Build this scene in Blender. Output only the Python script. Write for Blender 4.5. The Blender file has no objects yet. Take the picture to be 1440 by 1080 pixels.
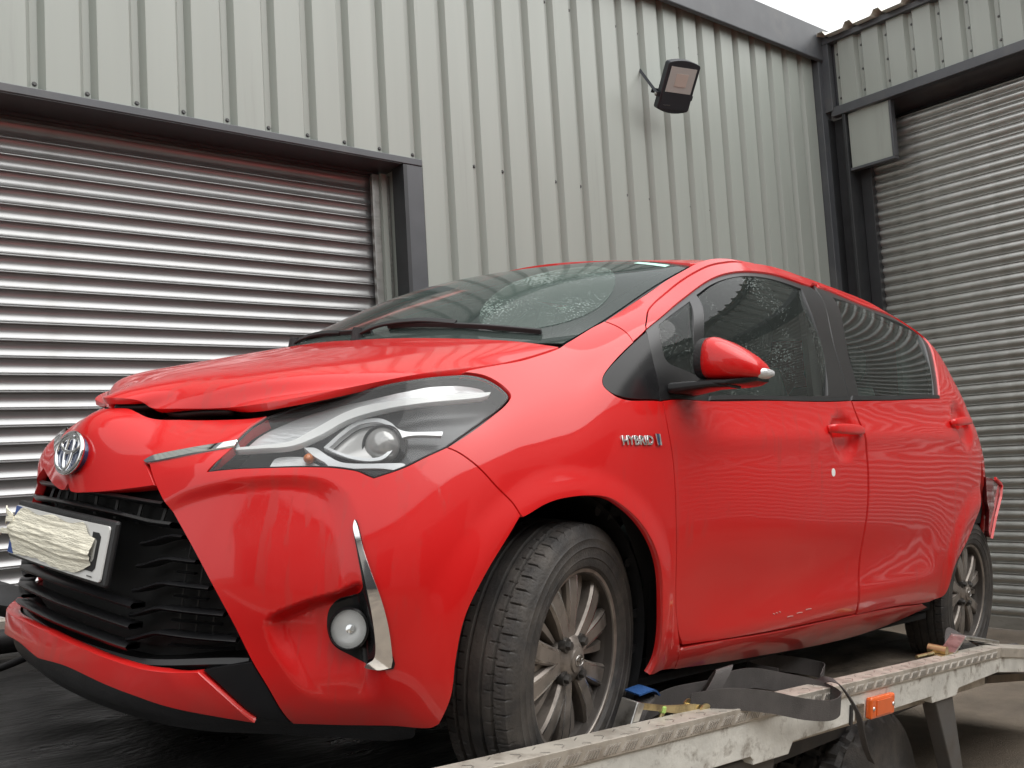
import bpy, bmesh, math, random
import numpy as np
from mathutils import Matrix, Vector
from mathutils.geometry import delaunay_2d_cdt
random.seed(7); RNG = np.random.default_rng(7)
SC = bpy.context.scene
COL = SC.collection
# ------------------------------------------------------------------ camera
cam_d = bpy.data.cameras.new('camera'); cam = bpy.data.objects.new('camera', cam_d); COL.objects.link(cam)
cam_d.sensor_width = 36.0; cam_d.lens = 33.456; cam_d.clip_start = 0.05; cam_d.clip_end = 2000
CR = np.array([[0.7716657255, 0.0039270106, 0.6360161842], [-0.6332863335, 0.0974977080, 0.7677516635], [-0.0589951513, -0.9952280018, 0.0777225617]])
mw = Matrix.Identity(4)
for i in range(3):
    mw[i][0] = CR[i, 0]; mw[i][1] = -CR[i, 1]; mw[i][2] = -CR[i, 2]
mw[2][3] = 1.42
cam.matrix_world = mw
SC.camera = cam
# ------------------------------------------------------------------ sky and light (overcast)
w = bpy.data.worlds.new('World'); SC.world = w; w.use_nodes = True
nt = w.node_tree; nt.nodes.clear()
SUN_EL, SUN_AZ = math.radians(58), math.radians(150)      # azimuth measured from +Y towards +X
sky = nt.nodes.new('ShaderNodeTexSky'); sky.sky_type = 'NISHITA'; sky.sun_disc = False
sky.sun_elevation = SUN_EL; sky.sun_rotation = SUN_AZ; sky.dust_density = 6.0; sky.air_density = 1.0; sky.ozone_density = 1.0
hs = nt.nodes.new('ShaderNodeHueSaturation'); hs.inputs['Saturation'].default_value = 0.12
mixc = nt.nodes.new('ShaderNodeMix'); mixc.data_type = 'RGBA'; mixc.inputs[0].default_value = 0.75
tc = nt.nodes.new('ShaderNodeTexCoord'); nz = nt.nodes.new('ShaderNodeTexNoise'); nz.inputs['Scale'].default_value = 2.2; nz.inputs['Detail'].default_value = 6
cr = nt.nodes.new('ShaderNodeValToRGB'); cr.color_ramp.elements[0].position = .3; cr.color_ramp.elements[1].position = .75
cr.color_ramp.elements[0].color = (7.4, 7.5, 7.7, 1); cr.color_ramp.elements[1].color = (10.2, 10.1, 9.8, 1)
bg = nt.nodes.new('ShaderNodeBackground'); bg.inputs['Strength'].default_value = 0.115
wo = nt.nodes.new('ShaderNodeOutputWorld')
L = nt.links.new
L(tc.outputs['Generated'], nz.inputs['Vector']); L(nz.outputs['Fac'], cr.inputs['Fac'])
L(sky.outputs['Color'], hs.inputs['Color']); L(hs.outputs['Color'], mixc.inputs[6]); L(cr.outputs['Color'], mixc.inputs[7])
L(mixc.outputs[2], bg.inputs['Color']); L(bg.outputs['Background'], wo.inputs['Surface'])
sd = bpy.data.lights.new('sun', 'SUN'); sun = bpy.data.objects.new('sun', sd); COL.objects.link(sun)
sd.energy = 1.4; sd.angle = math.radians(75); sd.color = (1.0, 0.985, 0.96)
sdir = Vector((math.sin(SUN_AZ) * math.cos(SUN_EL), math.cos(SUN_AZ) * math.cos(SUN_EL), math.sin(SUN_EL)))
sun.rotation_euler = sdir.to_track_quat('Z', 'Y').to_euler()
SC.view_settings.view_transform = 'Standard'; SC.view_settings.look = 'None'
SC.view_settings.gamma = 1.0; SC.view_settings.use_curve_mapping = False
SC.view_settings.exposure = 0.78
SC.render.engine = 'CYCLES'
SC.cycles.max_bounces = 10; SC.cycles.transparent_max_bounces = 16; SC.cycles.caustics_reflective = False; SC.cycles.caustics_refractive = False
SC.cycles.use_denoising = True

# ------------------------------------------------------------------ materials
def new_mat(name):
    m = bpy.data.materials.new(name); m.use_nodes = True
    n = m.node_tree.nodes; b = n['Principled BSDF']
    return m, m.node_tree, b
def pset(b, **k):
    names = dict(col='Base Color', rough='Roughness', metal='Metallic', coat='Coat Weight', coatr='Coat Roughness', spec='Specular IOR Level', ior='IOR', emis='Emission Color', emiss='Emission Strength', trans='Transmission Weight', alpha='Alpha', sheen='Sheen Weight')
    for a, v in k.items():
        if a in ('col', 'emis'): v = (*v, 1)
        b.inputs[names[a]].default_value = v
def mat(name, col, rough=.5, metal=0, var=0, vscale=8, bump=0, bscale=60, dirt=None, dscale=4, damt=.5, roughvar=0, stretch=None, **k):
    """plain material with colour mottling, dirt patches and fine relief"""
    m, t, b = new_mat(name); pset(b, col=col, rough=rough, metal=metal, **k)
    n = t.nodes; l = t.links.new
    tcn = n.new('ShaderNodeTexCoord'); vec = tcn.outputs['Object']
    if stretch:
        mp = n.new('ShaderNodeMapping'); mp.inputs['Scale'].default_value = stretch; l(vec, mp.inputs['Vector']); vec = mp.outputs['Vector']
    src = None
    if var:
        a = n.new('ShaderNodeTexNoise'); a.inputs['Scale'].default_value = vscale; a.inputs['Detail'].default_value = 8; l(vec, a.inputs['Vector'])
        r = n.new('ShaderNodeMapRange'); r.inputs[1].default_value = .25; r.inputs[2].default_value = .75; r.inputs[3].default_value = 1 - var; r.inputs[4].default_value = 1 + var
        l(a.outputs['Fac'], r.inputs[0])
        mx = n.new('ShaderNodeMix'); mx.data_type = 'RGBA'; mx.blend_type = 'MULTIPLY'; mx.inputs[0].default_value = 1; mx.inputs[6].default_value = (*col, 1)
        l(r.outputs[0], mx.inputs[7]); src = mx.outputs[2]
    if dirt:
        a = n.new('ShaderNodeTexNoise'); a.inputs['Scale'].default_value = dscale; a.inputs['Detail'].default_value = 10; a.inputs['Roughness'].default_value = .65; l(vec, a.inputs['Vector'])
        r = n.new('ShaderNodeMapRange'); r.inputs[1].default_value = .62 - .3 * damt; r.inputs[2].default_value = .72; l(a.outputs['Fac'], r.inputs[0])
        mx = n.new('ShaderNodeMix'); mx.data_type = 'RGBA'; l(r.outputs[0], mx.inputs[0])
        if src: l(src, mx.inputs[6])
        else: mx.inputs[6].default_value = (*col, 1)
        mx.inputs[7].default_value = (*dirt, 1); src = mx.outputs[2]
    if src: l(src, b.inputs['Base Color'])
    if roughvar:
        a = n.new('ShaderNodeTexNoise'); a.inputs['Scale'].default_value = vscale * .7; a.inputs['Detail'].default_value = 6; l(vec, a.inputs['Vector'])
        r = n.new('ShaderNodeMapRange'); r.inputs[1].default_value = .3; r.inputs[2].default_value = .7; r.inputs[3].default_value = rough - roughvar; r.inputs[4].default_value = rough + roughvar
        l(a.outputs['Fac'], r.inputs[0]); l(r.outputs[0], b.inputs['Roughness'])
    if bump:
        a = n.new('ShaderNodeTexNoise'); a.inputs['Scale'].default_value = bscale; a.inputs['Detail'].default_value = 6; l(vec, a.inputs['Vector'])
        bp = n.new('ShaderNodeBump'); bp.inputs['Strength'].default_value = bump; bp.inputs['Distance'].default_value = .01
        l(a.outputs['Fac'], bp.inputs['Height']); l(bp.outputs['Normal'], b.inputs['Normal'])
    return m
def glass_mat(name, tint, fres=1.5, rough=0.0, drops=0.0, grime_haze=(0.25, .3, .28), gr=0.0, cover=(.08, .42)):
    """thin pane: clear see-through with a tint, mirror reflection by angle, beads of rain"""
    m = bpy.data.materials.new(name); m.use_nodes = True; t = m.node_tree; n = t.nodes; l = t.links.new; n.clear()
    out = n.new('ShaderNodeOutputMaterial'); tr = n.new('ShaderNodeBsdfTransparent'); gl = n.new('ShaderNodeBsdfGlossy'); fr = n.new('ShaderNodeFresnel')
    tr.inputs['Color'].default_value = (*tint, 1); gl.inputs['Roughness'].default_value = rough; fr.inputs['IOR'].default_value = fres
    mx = n.new('ShaderNodeMixShader'); l(fr.outputs[0], mx.inputs[0]); l(tr.outputs[0], mx.inputs[1]); l(gl.outputs[0], mx.inputs[2])
    last = mx.outputs[0]
    if drops:
        tcn = n.new('ShaderNodeTexCoord'); vo = n.new('ShaderNodeTexVoronoi'); vo.inputs['Scale'].default_value = 130; l(tcn.outputs['Object'], vo.inputs['Vector'])
        nz = n.new('ShaderNodeTexNoise'); nz.inputs['Scale'].default_value = 5; nz.inputs['Detail'].default_value = 5; l(tcn.outputs['Object'], nz.inputs['Vector'])
        mr = n.new('ShaderNodeMapRange'); mr.inputs[1].default_value = .38; mr.inputs[2].default_value = .7; mr.inputs[3].default_value = cover[0]; mr.inputs[4].default_value = cover[1]
        l(nz.outputs['Fac'], mr.inputs[0])
        lt = n.new('ShaderNodeMath'); lt.operation = 'LESS_THAN'; l(vo.outputs['Distance'], lt.inputs[0]); l(mr.outputs[0], lt.inputs[1])
        ds = n.new('ShaderNodeBsdfPrincipled'); ds.inputs['Base Color'].default_value = (*grime_haze, 1); ds.inputs['Roughness'].default_value = .15
        bp = n.new('ShaderNodeBump'); bp.inputs['Strength'].default_value = .6; bp.inputs['Distance'].default_value = .003; bp.invert = True
        l(vo.outputs['Distance'], bp.inputs['Height']); l(bp.outputs['Normal'], ds.inputs['Normal'])
        mu = n.new('ShaderNodeMath'); mu.operation = 'MULTIPLY'; mu.inputs[1].default_value = drops; l(lt.outputs[0], mu.inputs[0])
        m2 = n.new('ShaderNodeMixShader'); l(mu.outputs[0], m2.inputs[0]); l(last, m2.inputs[1]); l(ds.outputs[0], m2.inputs[2]); last = m2.outputs[0]
    if gr:
        df = n.new('ShaderNodeBsdfDiffuse'); df.inputs['Color'].default_value = (*grime_haze, 1)
        m3 = n.new('ShaderNodeMixShader'); m3.inputs[0].default_value = gr; l(last, m3.inputs[1]); l(df.outputs[0], m3.inputs[2]); last = m3.outputs[0]
    l(last, out.inputs['Surface'])
    return m

M = {}
def paint_mat():
    m, t, b = new_mat('red_paint'); n = t.nodes; l = t.links.new
    pset(b, col=(.60, .008, .008), rough=.42, coat=.7, coatr=.02, spec=.2)
    tcn = n.new('ShaderNodeTexCoord')
    # rain film and drying streaks: only the gloss and a touch of grime change
    mp = n.new('ShaderNodeMapping'); mp.inputs['Scale'].default_value = (38, 38, 3.2); l(tcn.outputs['Object'], mp.inputs['Vector'])
    st = n.new('ShaderNodeTexNoise'); st.inputs['Scale'].default_value = 1.0; st.inputs['Detail'].default_value = 4; l(mp.outputs[0], st.inputs['Vector'])
    bl = n.new('ShaderNodeTexNoise'); bl.inputs['Scale'].default_value = 3.0; bl.inputs['Detail'].default_value = 7; bl.inputs['Roughness'].default_value = .62; l(tcn.outputs['Object'], bl.inputs['Vector'])
    mr = n.new('ShaderNodeMapRange'); mr.inputs[1].default_value = .55; mr.inputs[2].default_value = .60; l(st.outputs['Fac'], mr.inputs[0])
    mb = n.new('ShaderNodeMapRange'); mb.inputs[1].default_value = .52; mb.inputs[2].default_value = .60; l(bl.outputs['Fac'], mb.inputs[0])
    mm = n.new('ShaderNodeMath'); mm.operation = 'MULTIPLY'; l(mr.outputs[0], mm.inputs[0]); l(mb.outputs[0], mm.inputs[1])
    mc = n.new('ShaderNodeMapRange'); mc.inputs[3].default_value = .02; mc.inputs[4].default_value = .09; l(bl.outputs['Fac'], mc.inputs[0])
    ad = n.new('ShaderNodeMath'); ad.operation = 'MULTIPLY_ADD'; ad.inputs[1].default_value = .18; l(mm.outputs[0], ad.inputs[0]); l(mc.outputs[0], ad.inputs[2])
    l(ad.outputs[0], b.inputs['Coat Roughness'])
    # road film along the lower body (object z)
    sp = n.new('ShaderNodeSeparateXYZ'); l(tcn.outputs['Object'], sp.inputs[0])
    mz = n.new('ShaderNodeMapRange'); mz.inputs[1].default_value = .30; mz.inputs[2].default_value = .16; mz.inputs[3].default_value = 0; mz.inputs[4].default_value = .9; l(sp.outputs['Z'], mz.inputs[0])
    dn = n.new('ShaderNodeTexNoise'); dn.inputs['Scale'].default_value = 14; dn.inputs['Detail'].default_value = 8; l(tcn.outputs['Object'], dn.inputs['Vector'])
    dm = n.new('ShaderNodeMath'); dm.operation = 'MULTIPLY'; l(mz.outputs[0], dm.inputs[0]); l(dn.outputs['Fac'], dm.inputs[1])
    # grime also follows the drying streaks faintly
    da = n.new('ShaderNodeMath'); da.operation = 'MULTIPLY_ADD'; da.inputs[1].default_value = .13; l(mm.outputs[0], da.inputs[0]); l(dm.outputs[0], da.inputs[2])
    mx = n.new('ShaderNodeMix'); mx.data_type = 'RGBA'; mx.inputs[6].default_value = (.60, .008, .008, 1); mx.inputs[7].default_value = (.16, .075, .06, 1); l(da.outputs[0], mx.inputs[0])
    l(mx.outputs[2], b.inputs['Base Color'])
    # orange peel and rain beads in the clear coat
    vo = n.new('ShaderNodeTexVoronoi'); vo.inputs['Scale'].default_value = 210; l(tcn.outputs['Object'], vo.inputs['Vector'])
    vr = n.new('ShaderNodeMapRange'); vr.inputs[1].default_value = .0; vr.inputs[2].default_value = .32; vr.inputs[3].default_value = 1; vr.inputs[4].default_value = 0; l(vo.outputs['Distance'], vr.inputs[0])
    vm = n.new('ShaderNodeMath'); vm.operation = 'MULTIPLY'; l(vr.outputs[0], vm.inputs[0])
    b2 = n.new('ShaderNodeMapRange'); b2.inputs[1].default_value = .56; b2.inputs[2].default_value = .68; b2.inputs[4].default_value = .5; l(bl.outputs['Fac'], b2.inputs[0]); l(b2.outputs[0], vm.inputs[1])
    bp = n.new('ShaderNodeBump'); bp.inputs['Strength'].default_value = .35; bp.inputs['Distance'].default_value = .0012; l(vm.outputs[0], bp.inputs['Height'])
    op = n.new('ShaderNodeTexNoise'); op.inputs['Scale'].default_value = 7; op.inputs['Detail'].default_value = 1; l(tcn.outputs['Object'], op.inputs['Vector'])
    bp2 = n.new('ShaderNodeBump'); bp2.inputs['Strength'].default_value = .25; bp2.inputs['Distance'].default_value = .004; l(op.outputs['Fac'], bp2.inputs['Height']); l(bp.outputs[0], bp2.inputs['Normal'])
    l(bp2.outputs[0], b.inputs['Coat Normal'])
    return m
M['paint'] = paint_mat()
M['black_gloss'] = mat('black_gloss_trim', (.014, .014, .015), .16, var=.2, spec=.22)
M['black_plastic'] = mat('black_plastic', (.018, .018, .019), .42, var=.25, vscale=20, bump=.15, bscale=250)
M['black_rubber'] = mat('black_rubber', (.014, .014, .015), .55, var=.3)
M['dark_void'] = mat('dark_inner_panel', (.008, .008, .008), .9)
M['chrome'] = mat('chrome', (.80, .81, .82), .06, 1.0, roughvar=.03)
M['satin'] = mat('satin_silver', (.72, .73, .74), .25, .55)
M['white_strip'] = mat('light_guide_white', (.90, .90, .89), .3, coat=.5)
M['hl_grey'] = mat('lamp_inner_grey', (.22, .225, .23), .3, .2)
M['hl_dark'] = mat('lamp_inner_dark', (.04, .042, .046), .25, .2)
M['hl_pale'] = mat('lamp_reflector', (.68, .69, .70), .22, .25, bump=.3, bscale=40, stretch=(1, 1, 4))
M['amber'] = mat('amber_lens', (.75, .22, .05), .2, coat=.5)
M['orange'] = mat('orange_lens', (.80, .13, .015), .25, coat=.6, var=.1)
M['lens'] = glass_mat('clear_lamp_lens', (.95, .96, .96), 1.40, .02, grime_haze=(.75, .76, .76), gr=.035)  # white haze mixed in stands for bright sky reflected on the lens
M['side_glass'] = glass_mat('side_window_glass', (.72, .80, .76), 1.33, .0, drops=.42, grime_haze=(.30, .35, .33), gr=.05)
M['far_glass'] = glass_mat('far_side_glass', (.10, .12, .11), 1.33)  # shade put into the tint: dims the bright view through the cabin
M['rear_glass'] = glass_mat('rear_window_glass', (.50, .58, .54), 1.33, .0, drops=.25, grime_haze=(.20, .24, .225), gr=.07)
M['tyre'] = mat('tyre_rubber', (.030, .028, .027), .65, var=.35, vscale=25, dirt=(.085, .074, .064), dscale=9, damt=.65, bump=.2, bscale=180)
M['rim'] = mat('brake_dusted_alloy', (.235, .205, .18), .36, .45, var=.25, vscale=18, dirt=(.075, .062, .054), dscale=12, damt=.35)
M['rim_in'] = mat('rim_barrel_dark', (.085, .075, .068), .5, .4, var=.2)
M['rim_bright'] = mat('machined_alloy_edge', (.5, .48, .46), .25, .95, dirt=(.10, .09, .08), dscale=25, damt=.35)
M['seat'] = mat('seat_cloth', (.075, .08, .08), .9, var=.2, bump=.3, bscale=300)
M['interior'] = mat('cabin_plastic', (.035, .037, .037), .6)
M['headlining'] = mat('pale_headlining', (.42, .45, .42), .9)
M['clad'] = mat('grey_coated_cladding', (.325, .352, .322), .38, 0, var=.04, vscale=1.2, dirt=(.28, .30, .275), dscale=1.4, damt=.15, stretch=(7, 7, .4), roughvar=.06)
M['clad_lit'] = M['clad']
M['flash'] = mat('anthracite_flashing', (.075, .08, .088), .38, 0, var=.15, vscale=6, dirt=(.10, .10, .10), dscale=3, damt=.3)
M['steel_col'] = mat('dark_steel_column', (.035, .037, .04), .45, .2, var=.2)
M['galv'] = mat('galvanised_lath', (.33, .332, .332), .34, .60, var=.08, vscale=1.5, dirt=(.27, .27, .265), dscale=2.5, damt=.3)
M['galv2'] = mat('weathered_galvanised_lath', (.50, .50, .48), .38, .85, var=.14, vscale=7, roughvar=.08, dirt=(.36, .36, .34), dscale=9, damt=.3, stretch=(1, 1, 3))
M['screw'] = mat('screw_head', (.10, .10, .10), .5, .4)
M['asphalt'] = mat('yard_tarmac', (.235, .192, .148), .85, var=.35, vscale=.9, dirt=(.06, .05, .042), dscale=.8, damt=.5, bump=.6, bscale=120, roughvar=.1)
M['deckwet'] = mat('wet_deck_plate', (.030, .029, .028), .42, var=.4, vscale=4, bump=.5, bscale=22, roughvar=.25, stretch=(1.2, 3.2, 1), spec=.4)
M['deckwood'] = mat('wet_deck_board', (.20, .165, .13), .7, var=.4, vscale=4, dirt=(.03, .026, .022), dscale=3, damt=.3, bump=.5, bscale=22, roughvar=.22, stretch=(1.2, 3.2, 1), spec=.3)
M['bedpaint'] = mat('chipped_white_paint', (.64, .63, .58), .5, 0, var=.22, vscale=9, dirt=(.13, .095, .065), dscale=17, damt=.28, bump=.25, bscale=40)
M['tread'] = mat('aluminium_tread_plate', (.50, .46, .40), .45, .35, var=.2, vscale=14, dirt=(.26, .22, .18), dscale=13, damt=.4)
M['chassis'] = mat('truck_chassis_black', (.02, .02, .021), .6, var=.3, dirt=(.05, .045, .04), dscale=6, damt=.5)
M['mud'] = mat('dirty_grey_steel', (.11, .108, .105), .6, .1, var=.3, dirt=(.08, .07, .06), dscale=8, damt=.6)
M['webbing'] = mat('black_webbing', (.075, .068, .065), .8, var=.3, vscale=14, bump=.25, bscale=400)
M['bluestrap'] = mat('blue_webbing', (.02, .09, .28), .7, var=.2, bump=.4, bscale=220)
M['brass'] = mat('yellow_zinc_steel', (.55, .45, .24), .32, .9, var=.2, dirt=(.2, .15, .09), dscale=20, damt=.4)
M['zinc'] = mat('bright_zinc_steel', (.62, .62, .6), .3, .95, dirt=(.25, .24, .22), dscale=20, damt=.4)
M['timber'] = mat('old_timber', (.16, .12, .085), .8, var=.35, vscale=12, bump=.5, bscale=40, stretch=(1, 6, 6))
M['platewhite'] = mat('number_plate_white', (.72, .72, .70), .35, var=.04)
M['plateblue'] = mat('number_plate_blue', (.012, .07, .30), .35)
M['cloth'] = mat('ragged_cream_tape', (.84, .80, .66), .85, var=.16, vscale=10, bump=.5, bscale=14, stretch=(1, 3, 30))
M['lampbody'] = mat('floodlight_black', (.022, .025, .032), .4)
M['lampglass'] = mat('floodlight_glass', (.50, .51, .49), .12, 0, coat=.8)
M['led'] = mat('floodlight_led_board', (.56, .50, .45), .4)
M['roofsheet'] = mat('pale_roof_sheet', (.72, .70, .62), .5, var=.1)
M['conc'] = mat('painted_render', (.40, .39, .37), .8, var=.2, vscale=.8)
M['win_dark'] = mat('dark_window', (.02, .022, .024), .1)
M['sticker'] = mat('white_sticker', (.82, .82, .80), .6)
M['mintsticker'] = mat('pale_green_sticker', (.45, .72, .62), .6)
M['red_lens'] = mat('dark_red_lens', (.16, .012, .014), .18, coat=.8)
M['badge_blue'] = mat('badge_blue', (.02, .05, .14), .12, .2, coat=1)

# ------------------------------------------------------------------ object helpers
def link(o, parent=None):
    COL.objects.link(o)
    if parent is not None: o.parent = parent
    return o
def empty(name, matrix=None, loc=None):
    o = bpy.data.objects.new(name, None); COL.objects.link(o); o.empty_display_size = .2
    if matrix is not None: o.matrix_world = matrix
    if loc is not None: o.location = loc
    return o
def tag(o, label=None, cat=None, group=None, kind=None):
    if label: o['label'] = label
    if cat: o['category'] = cat
    if group: o['group'] = group
    if kind: o['kind'] = kind
    return o
class MB:
    """collects shapes into one mesh"""
    def __init__(s): s.v = []; s.f = []; s.m = []; s.n = 0
    def add(s, v, f, mi=0):
        v = np.asarray(v, float); s.v.append(v)
        for q in f: s.f.append(tuple(int(i) + s.n for i in q)); s.m.append(mi)
        s.n += len(v); return s
    def box(s, lo, hi, mi=0, mtx=None):
        lo = np.minimum(lo, hi).astype(float) if True else lo; 
        x0, y0, z0 = lo; x1, y1, z1 = np.maximum(np.asarray(lo), np.asarray(hi))
        v = np.array([[x0, y0, z0], [x1, y0, z0], [x1, y1, z0], [x0, y1, z0], [x0, y0, z1], [x1, y0, z1], [x1, y1, z1], [x0, y1, z1]])
        if mtx is not None: v = v @ np.array(mtx)[:3, :3].T + np.array(mtx)[:3, 3]
        return s.add(v, [(0, 3, 2, 1), (4, 5, 6, 7), (0, 1, 5, 4), (1, 2, 6, 5), (2, 3, 7, 6), (3, 0, 4, 7)], mi)
    def prism(s, poly, ext, mi=0):
        """polygon of 3D points swept by vector ext"""
        p = np.asarray(poly, float); e = np.asarray(ext, float); n = len(p)
        v = np.concatenate([p, p + e]); f = [tuple(range(n))[::-1], tuple(range(n, 2 * n))]
        f += [(i, (i + 1) % n, n + (i + 1) % n, n + i) for i in range(n)]
        return s.add(v, f, mi)
    def tube(s, path, r, k=10, mi=0, cap=True):
        p = np.asarray(path, float); n = len(p); rr = np.broadcast_to(np.asarray(r, float), (n,))
        t = np.gradient(p, axis=0); t /= np.linalg.norm(t, axis=1)[:, None] + 1e-12
        up = np.array([0, 0, 1.0]) if abs(t[0][2]) < .9 else np.array([1.0, 0, 0])
        V = []; u = np.cross(t[0], up); u /= np.linalg.norm(u)
        for i in range(n):
            u = u - t[i] * (u @ t[i]); u /= np.linalg.norm(u); w_ = np.cross(t[i], u)
            a = np.linspace(0, 2 * np.pi, k, endpoint=False)
            V.append(p[i] + rr[i] * (np.cos(a)[:, None] * u + np.sin(a)[:, None] * w_))
        F = [(i * k + j, i * k + (j + 1) % k, (i + 1) * k + (j + 1) % k, (i + 1) * k + j) for i in range(n - 1) for j in range(k)]
        if cap: F += [tuple(range(k))[::-1], tuple(range((n - 1) * k, n * k))]
        return s.add(np.concatenate(V), F, mi)
    def lathe(s, prof, k=48, axis='y', mi=0, closed=False, mtx=None):
        """prof: list of (r, h)"""
        p = np.asarray(prof, float); n = len(p); a = np.linspace(0, 2 * np.pi, k, endpoint=False)
        r = p[:, 0][:, None]; h = np.repeat(p[:, 1][:, None], k, 1); ca = r * np.cos(a); sa = r * np.sin(a)
        V = {'y': np.stack([ca, h, sa], -1), 'z': np.stack([ca, sa, h], -1), 'x': np.stack([h, ca, sa], -1)}[axis].reshape(-1, 3)
        if mtx is not None: V = V @ np.array(mtx)[:3, :3].T + np.array(mtx)[:3, 3]
        m = n if closed else n - 1
        F = [(i * k + j, i * k + (j + 1) % k, ((i + 1) % n) * k + (j + 1) % k, ((i + 1) % n) * k + j) for i in range(m) for j in range(k)]
        return s.add(V, F, mi)
    def ribbon(s, path, width, thick, mi=0):
        """flat strap: path (n,3), width vectors (n,3) or (3,)"""
        p = np.asarray(path, float); n = len(p); wv = np.broadcast_to(np.asarray(width, float), (n, 3))
        t = np.gradient(p, axis=0); nn = np.cross(t, wv); nn /= np.linalg.norm(nn, axis=1)[:, None] + 1e-12
        V = np.stack([p - wv / 2 - nn * thick / 2, p + wv / 2 - nn * thick / 2, p + wv / 2 + nn * thick / 2, p - wv / 2 + nn * thick / 2], 1).reshape(-1, 3)
        F = [(i * 4 + j, i * 4 + (j + 1) % 4, (i + 1) * 4 + (j + 1) % 4, (i + 1) * 4 + j) for i in range(n - 1) for j in range(4)] + [(3, 2, 1, 0), tuple(range((n - 1) * 4, n * 4))]
        return s.add(V, F, mi)
    def mesh(s, name, mats, smooth=False, angle=None):
        me = bpy.data.meshes.new(name)
        V = np.concatenate(s.v) if s.v else np.zeros((0, 3))
        me.from_pydata(V.tolist(), [], s.f); 
        for m in (mats if isinstance(mats, (list, tuple)) else [mats]): me.materials.append(m)
        me.polygons.foreach_set('material_index', s.m)
        bm = bmesh.new(); bm.from_mesh(me); bmesh.ops.recalc_face_normals(bm, faces=bm.faces); bm.to_mesh(me); bm.free()
        if smooth: me.shade_smooth()
        if angle is not None:
            me.shade_smooth(); me.set_sharp_from_angle(angle=math.radians(angle))
        me.update(); return me
    def build(s, name, mats, parent=None, smooth=False, angle=None, bevel=0, seg=2):
        o = bpy.data.objects.new(name, s.mesh(name, mats, smooth, angle)); link(o, parent)
        if bevel:
            b = o.modifiers.new('bevel', 'BEVEL'); b.width = bevel; b.segments = seg; b.limit_method = 'ANGLE'; b.angle_limit = math.radians(35)
        return o
def inst(name, me, parent=None, loc=None, mtx=None):
    o = bpy.data.objects.new(name, me); link(o, parent)
    if mtx is not None: o.matrix_local = mtx
    elif loc is not None: o.location = loc
    return o
def cubic(pts, n, closed=False):
    """smooth curve through points (Catmull-Rom)"""
    p = np.asarray(pts, float)
    if closed: q = np.concatenate([p[-1:], p, p[:2]])
    else: q = np.concatenate([2 * p[:1] - p[1:2], p, 2 * p[-1:] - p[-2:-1]])
    m = len(q) - 3; out = []
    t = np.linspace(0, m, n, endpoint=not closed)
    for x in t:
        i = min(int(x), m - 1); f = x - i; a, b, c, d = q[i:i + 4]
        out.append(.5 * (2 * b + (c - a) * f + (2 * a - 5 * b + 4 * c - d) * f * f + (3 * b - a - 3 * c + d) * f ** 3))
    return np.array(out)
def ss(a, b, x):
    t = np.clip((x - a) / (b - a), 0, 1); return t * t * (3 - 2 * t)
def dup(o, parent=None):
    """copy of a thing with copies of its parts and sub-parts"""
    c = o.copy(); COL.objects.link(c); c.parent = parent
    for ch in list(o.children): dup(ch, c)
    return c
# ------------------------------------------------------------------ ground
g = MB(); N = 40
g.add([(-400, -400, 0), (400, -400, 0), (400, 400, 0), (-400, 400, 0)], [(0, 1, 2, 3)])
ground = g.build('ground', M['asphalt']); tag(ground, 'brown grey tarmac yard with damp dark patches', kind='structure')

# ------------------------------------------------------------------ left unit: clad wall (plane Y) with a recessed shutter
WY, WX = 4.10, 6.80              # faces of the two walls
PITCH, DEP = .2065, .036
unit = empty('warehouse_unit', loc=(0, 0, 0))
tag(unit, 'pale grey ribbed metal warehouse wall with shutter behind the car bonnet', 'warehouse')
def rib_profile(n, depth=DEP, pitch=PITCH, flat=.134, slope=.022):
    """(u, depth) over n pitches; valley first"""
    val = pitch - flat - 2 * slope; p = []
    for i in range(n):
        u = i * pitch
        p += [(u, depth), (u + val, depth), (u + val + slope, 0), (u + pitch - slope, 0)]
    p.append((n * pitch, depth)); return p
def clad_mesh(n, z0, z1, name):
    """sheet in local u (x), v depth (y+), z"""
    p = rib_profile(n); m = MB(); k = len(p); zs = [z0, z1]
    V = [(u, d, z) for z in zs for (u, d) in p]; F = [(i, i + 1, k + i + 1, k + i) for i in range(k - 1)]
    V2 = [(u, d + .04, z) for z in zs for (u, d) in p]
    m.add(V, F); 
    return m.mesh(name, M['clad'])
X0 = 0.956 - PITCH * 12         # a valley starts at X = .956 (measured)
OPX = 2.858                     # right edge of the door opening flashing
ZL, ZTOP, ZEAVE = 3.035, 4.52, 4.72
screw_me = MB().lathe([(0, -.006), (.006, -.006), (.0075, -.002), (.0075, 0), (.011, 0), (.011, .002)], 8, 'y').mesh('screw', M['screw'])
def clad_run(start, n, z0, z1, screw_zs, parent):
    o = inst('cladding_panel', clad_mesh(n, z0, z1, 'cladding_panel'), parent, (start, WY, 0))
    for i in range(n):
        for zz in screw_zs(i):
            inst('screw', screw_me, o, (i * PITCH + (PITCH - .134 - .044) * .5, DEP - .001, zz))
    return o
nover = 12 + int(round((OPX - .956) / PITCH))
k = 0
while k < nover:
    n = min(5, nover - k)
    clad_run(X0 + k * PITCH, n, ZL + .002, ZTOP, lambda i: [ZL + .035, 3.95] if True else [], unit); k += n
nr = int((6.71 - (X0 + nover * PITCH)) / PITCH) + 1; k = 0
while k < nr:
    n = min(5, nr - k)
    clad_run(X0 + (nover + k) * PITCH, n, .12, ZTOP, lambda i, k=k: ([3.07, 1.6, 4.2] if (i + k) % 3 != 1 else []), unit); k += n
XR = X0 + (nover + nr) * PITCH
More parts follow.
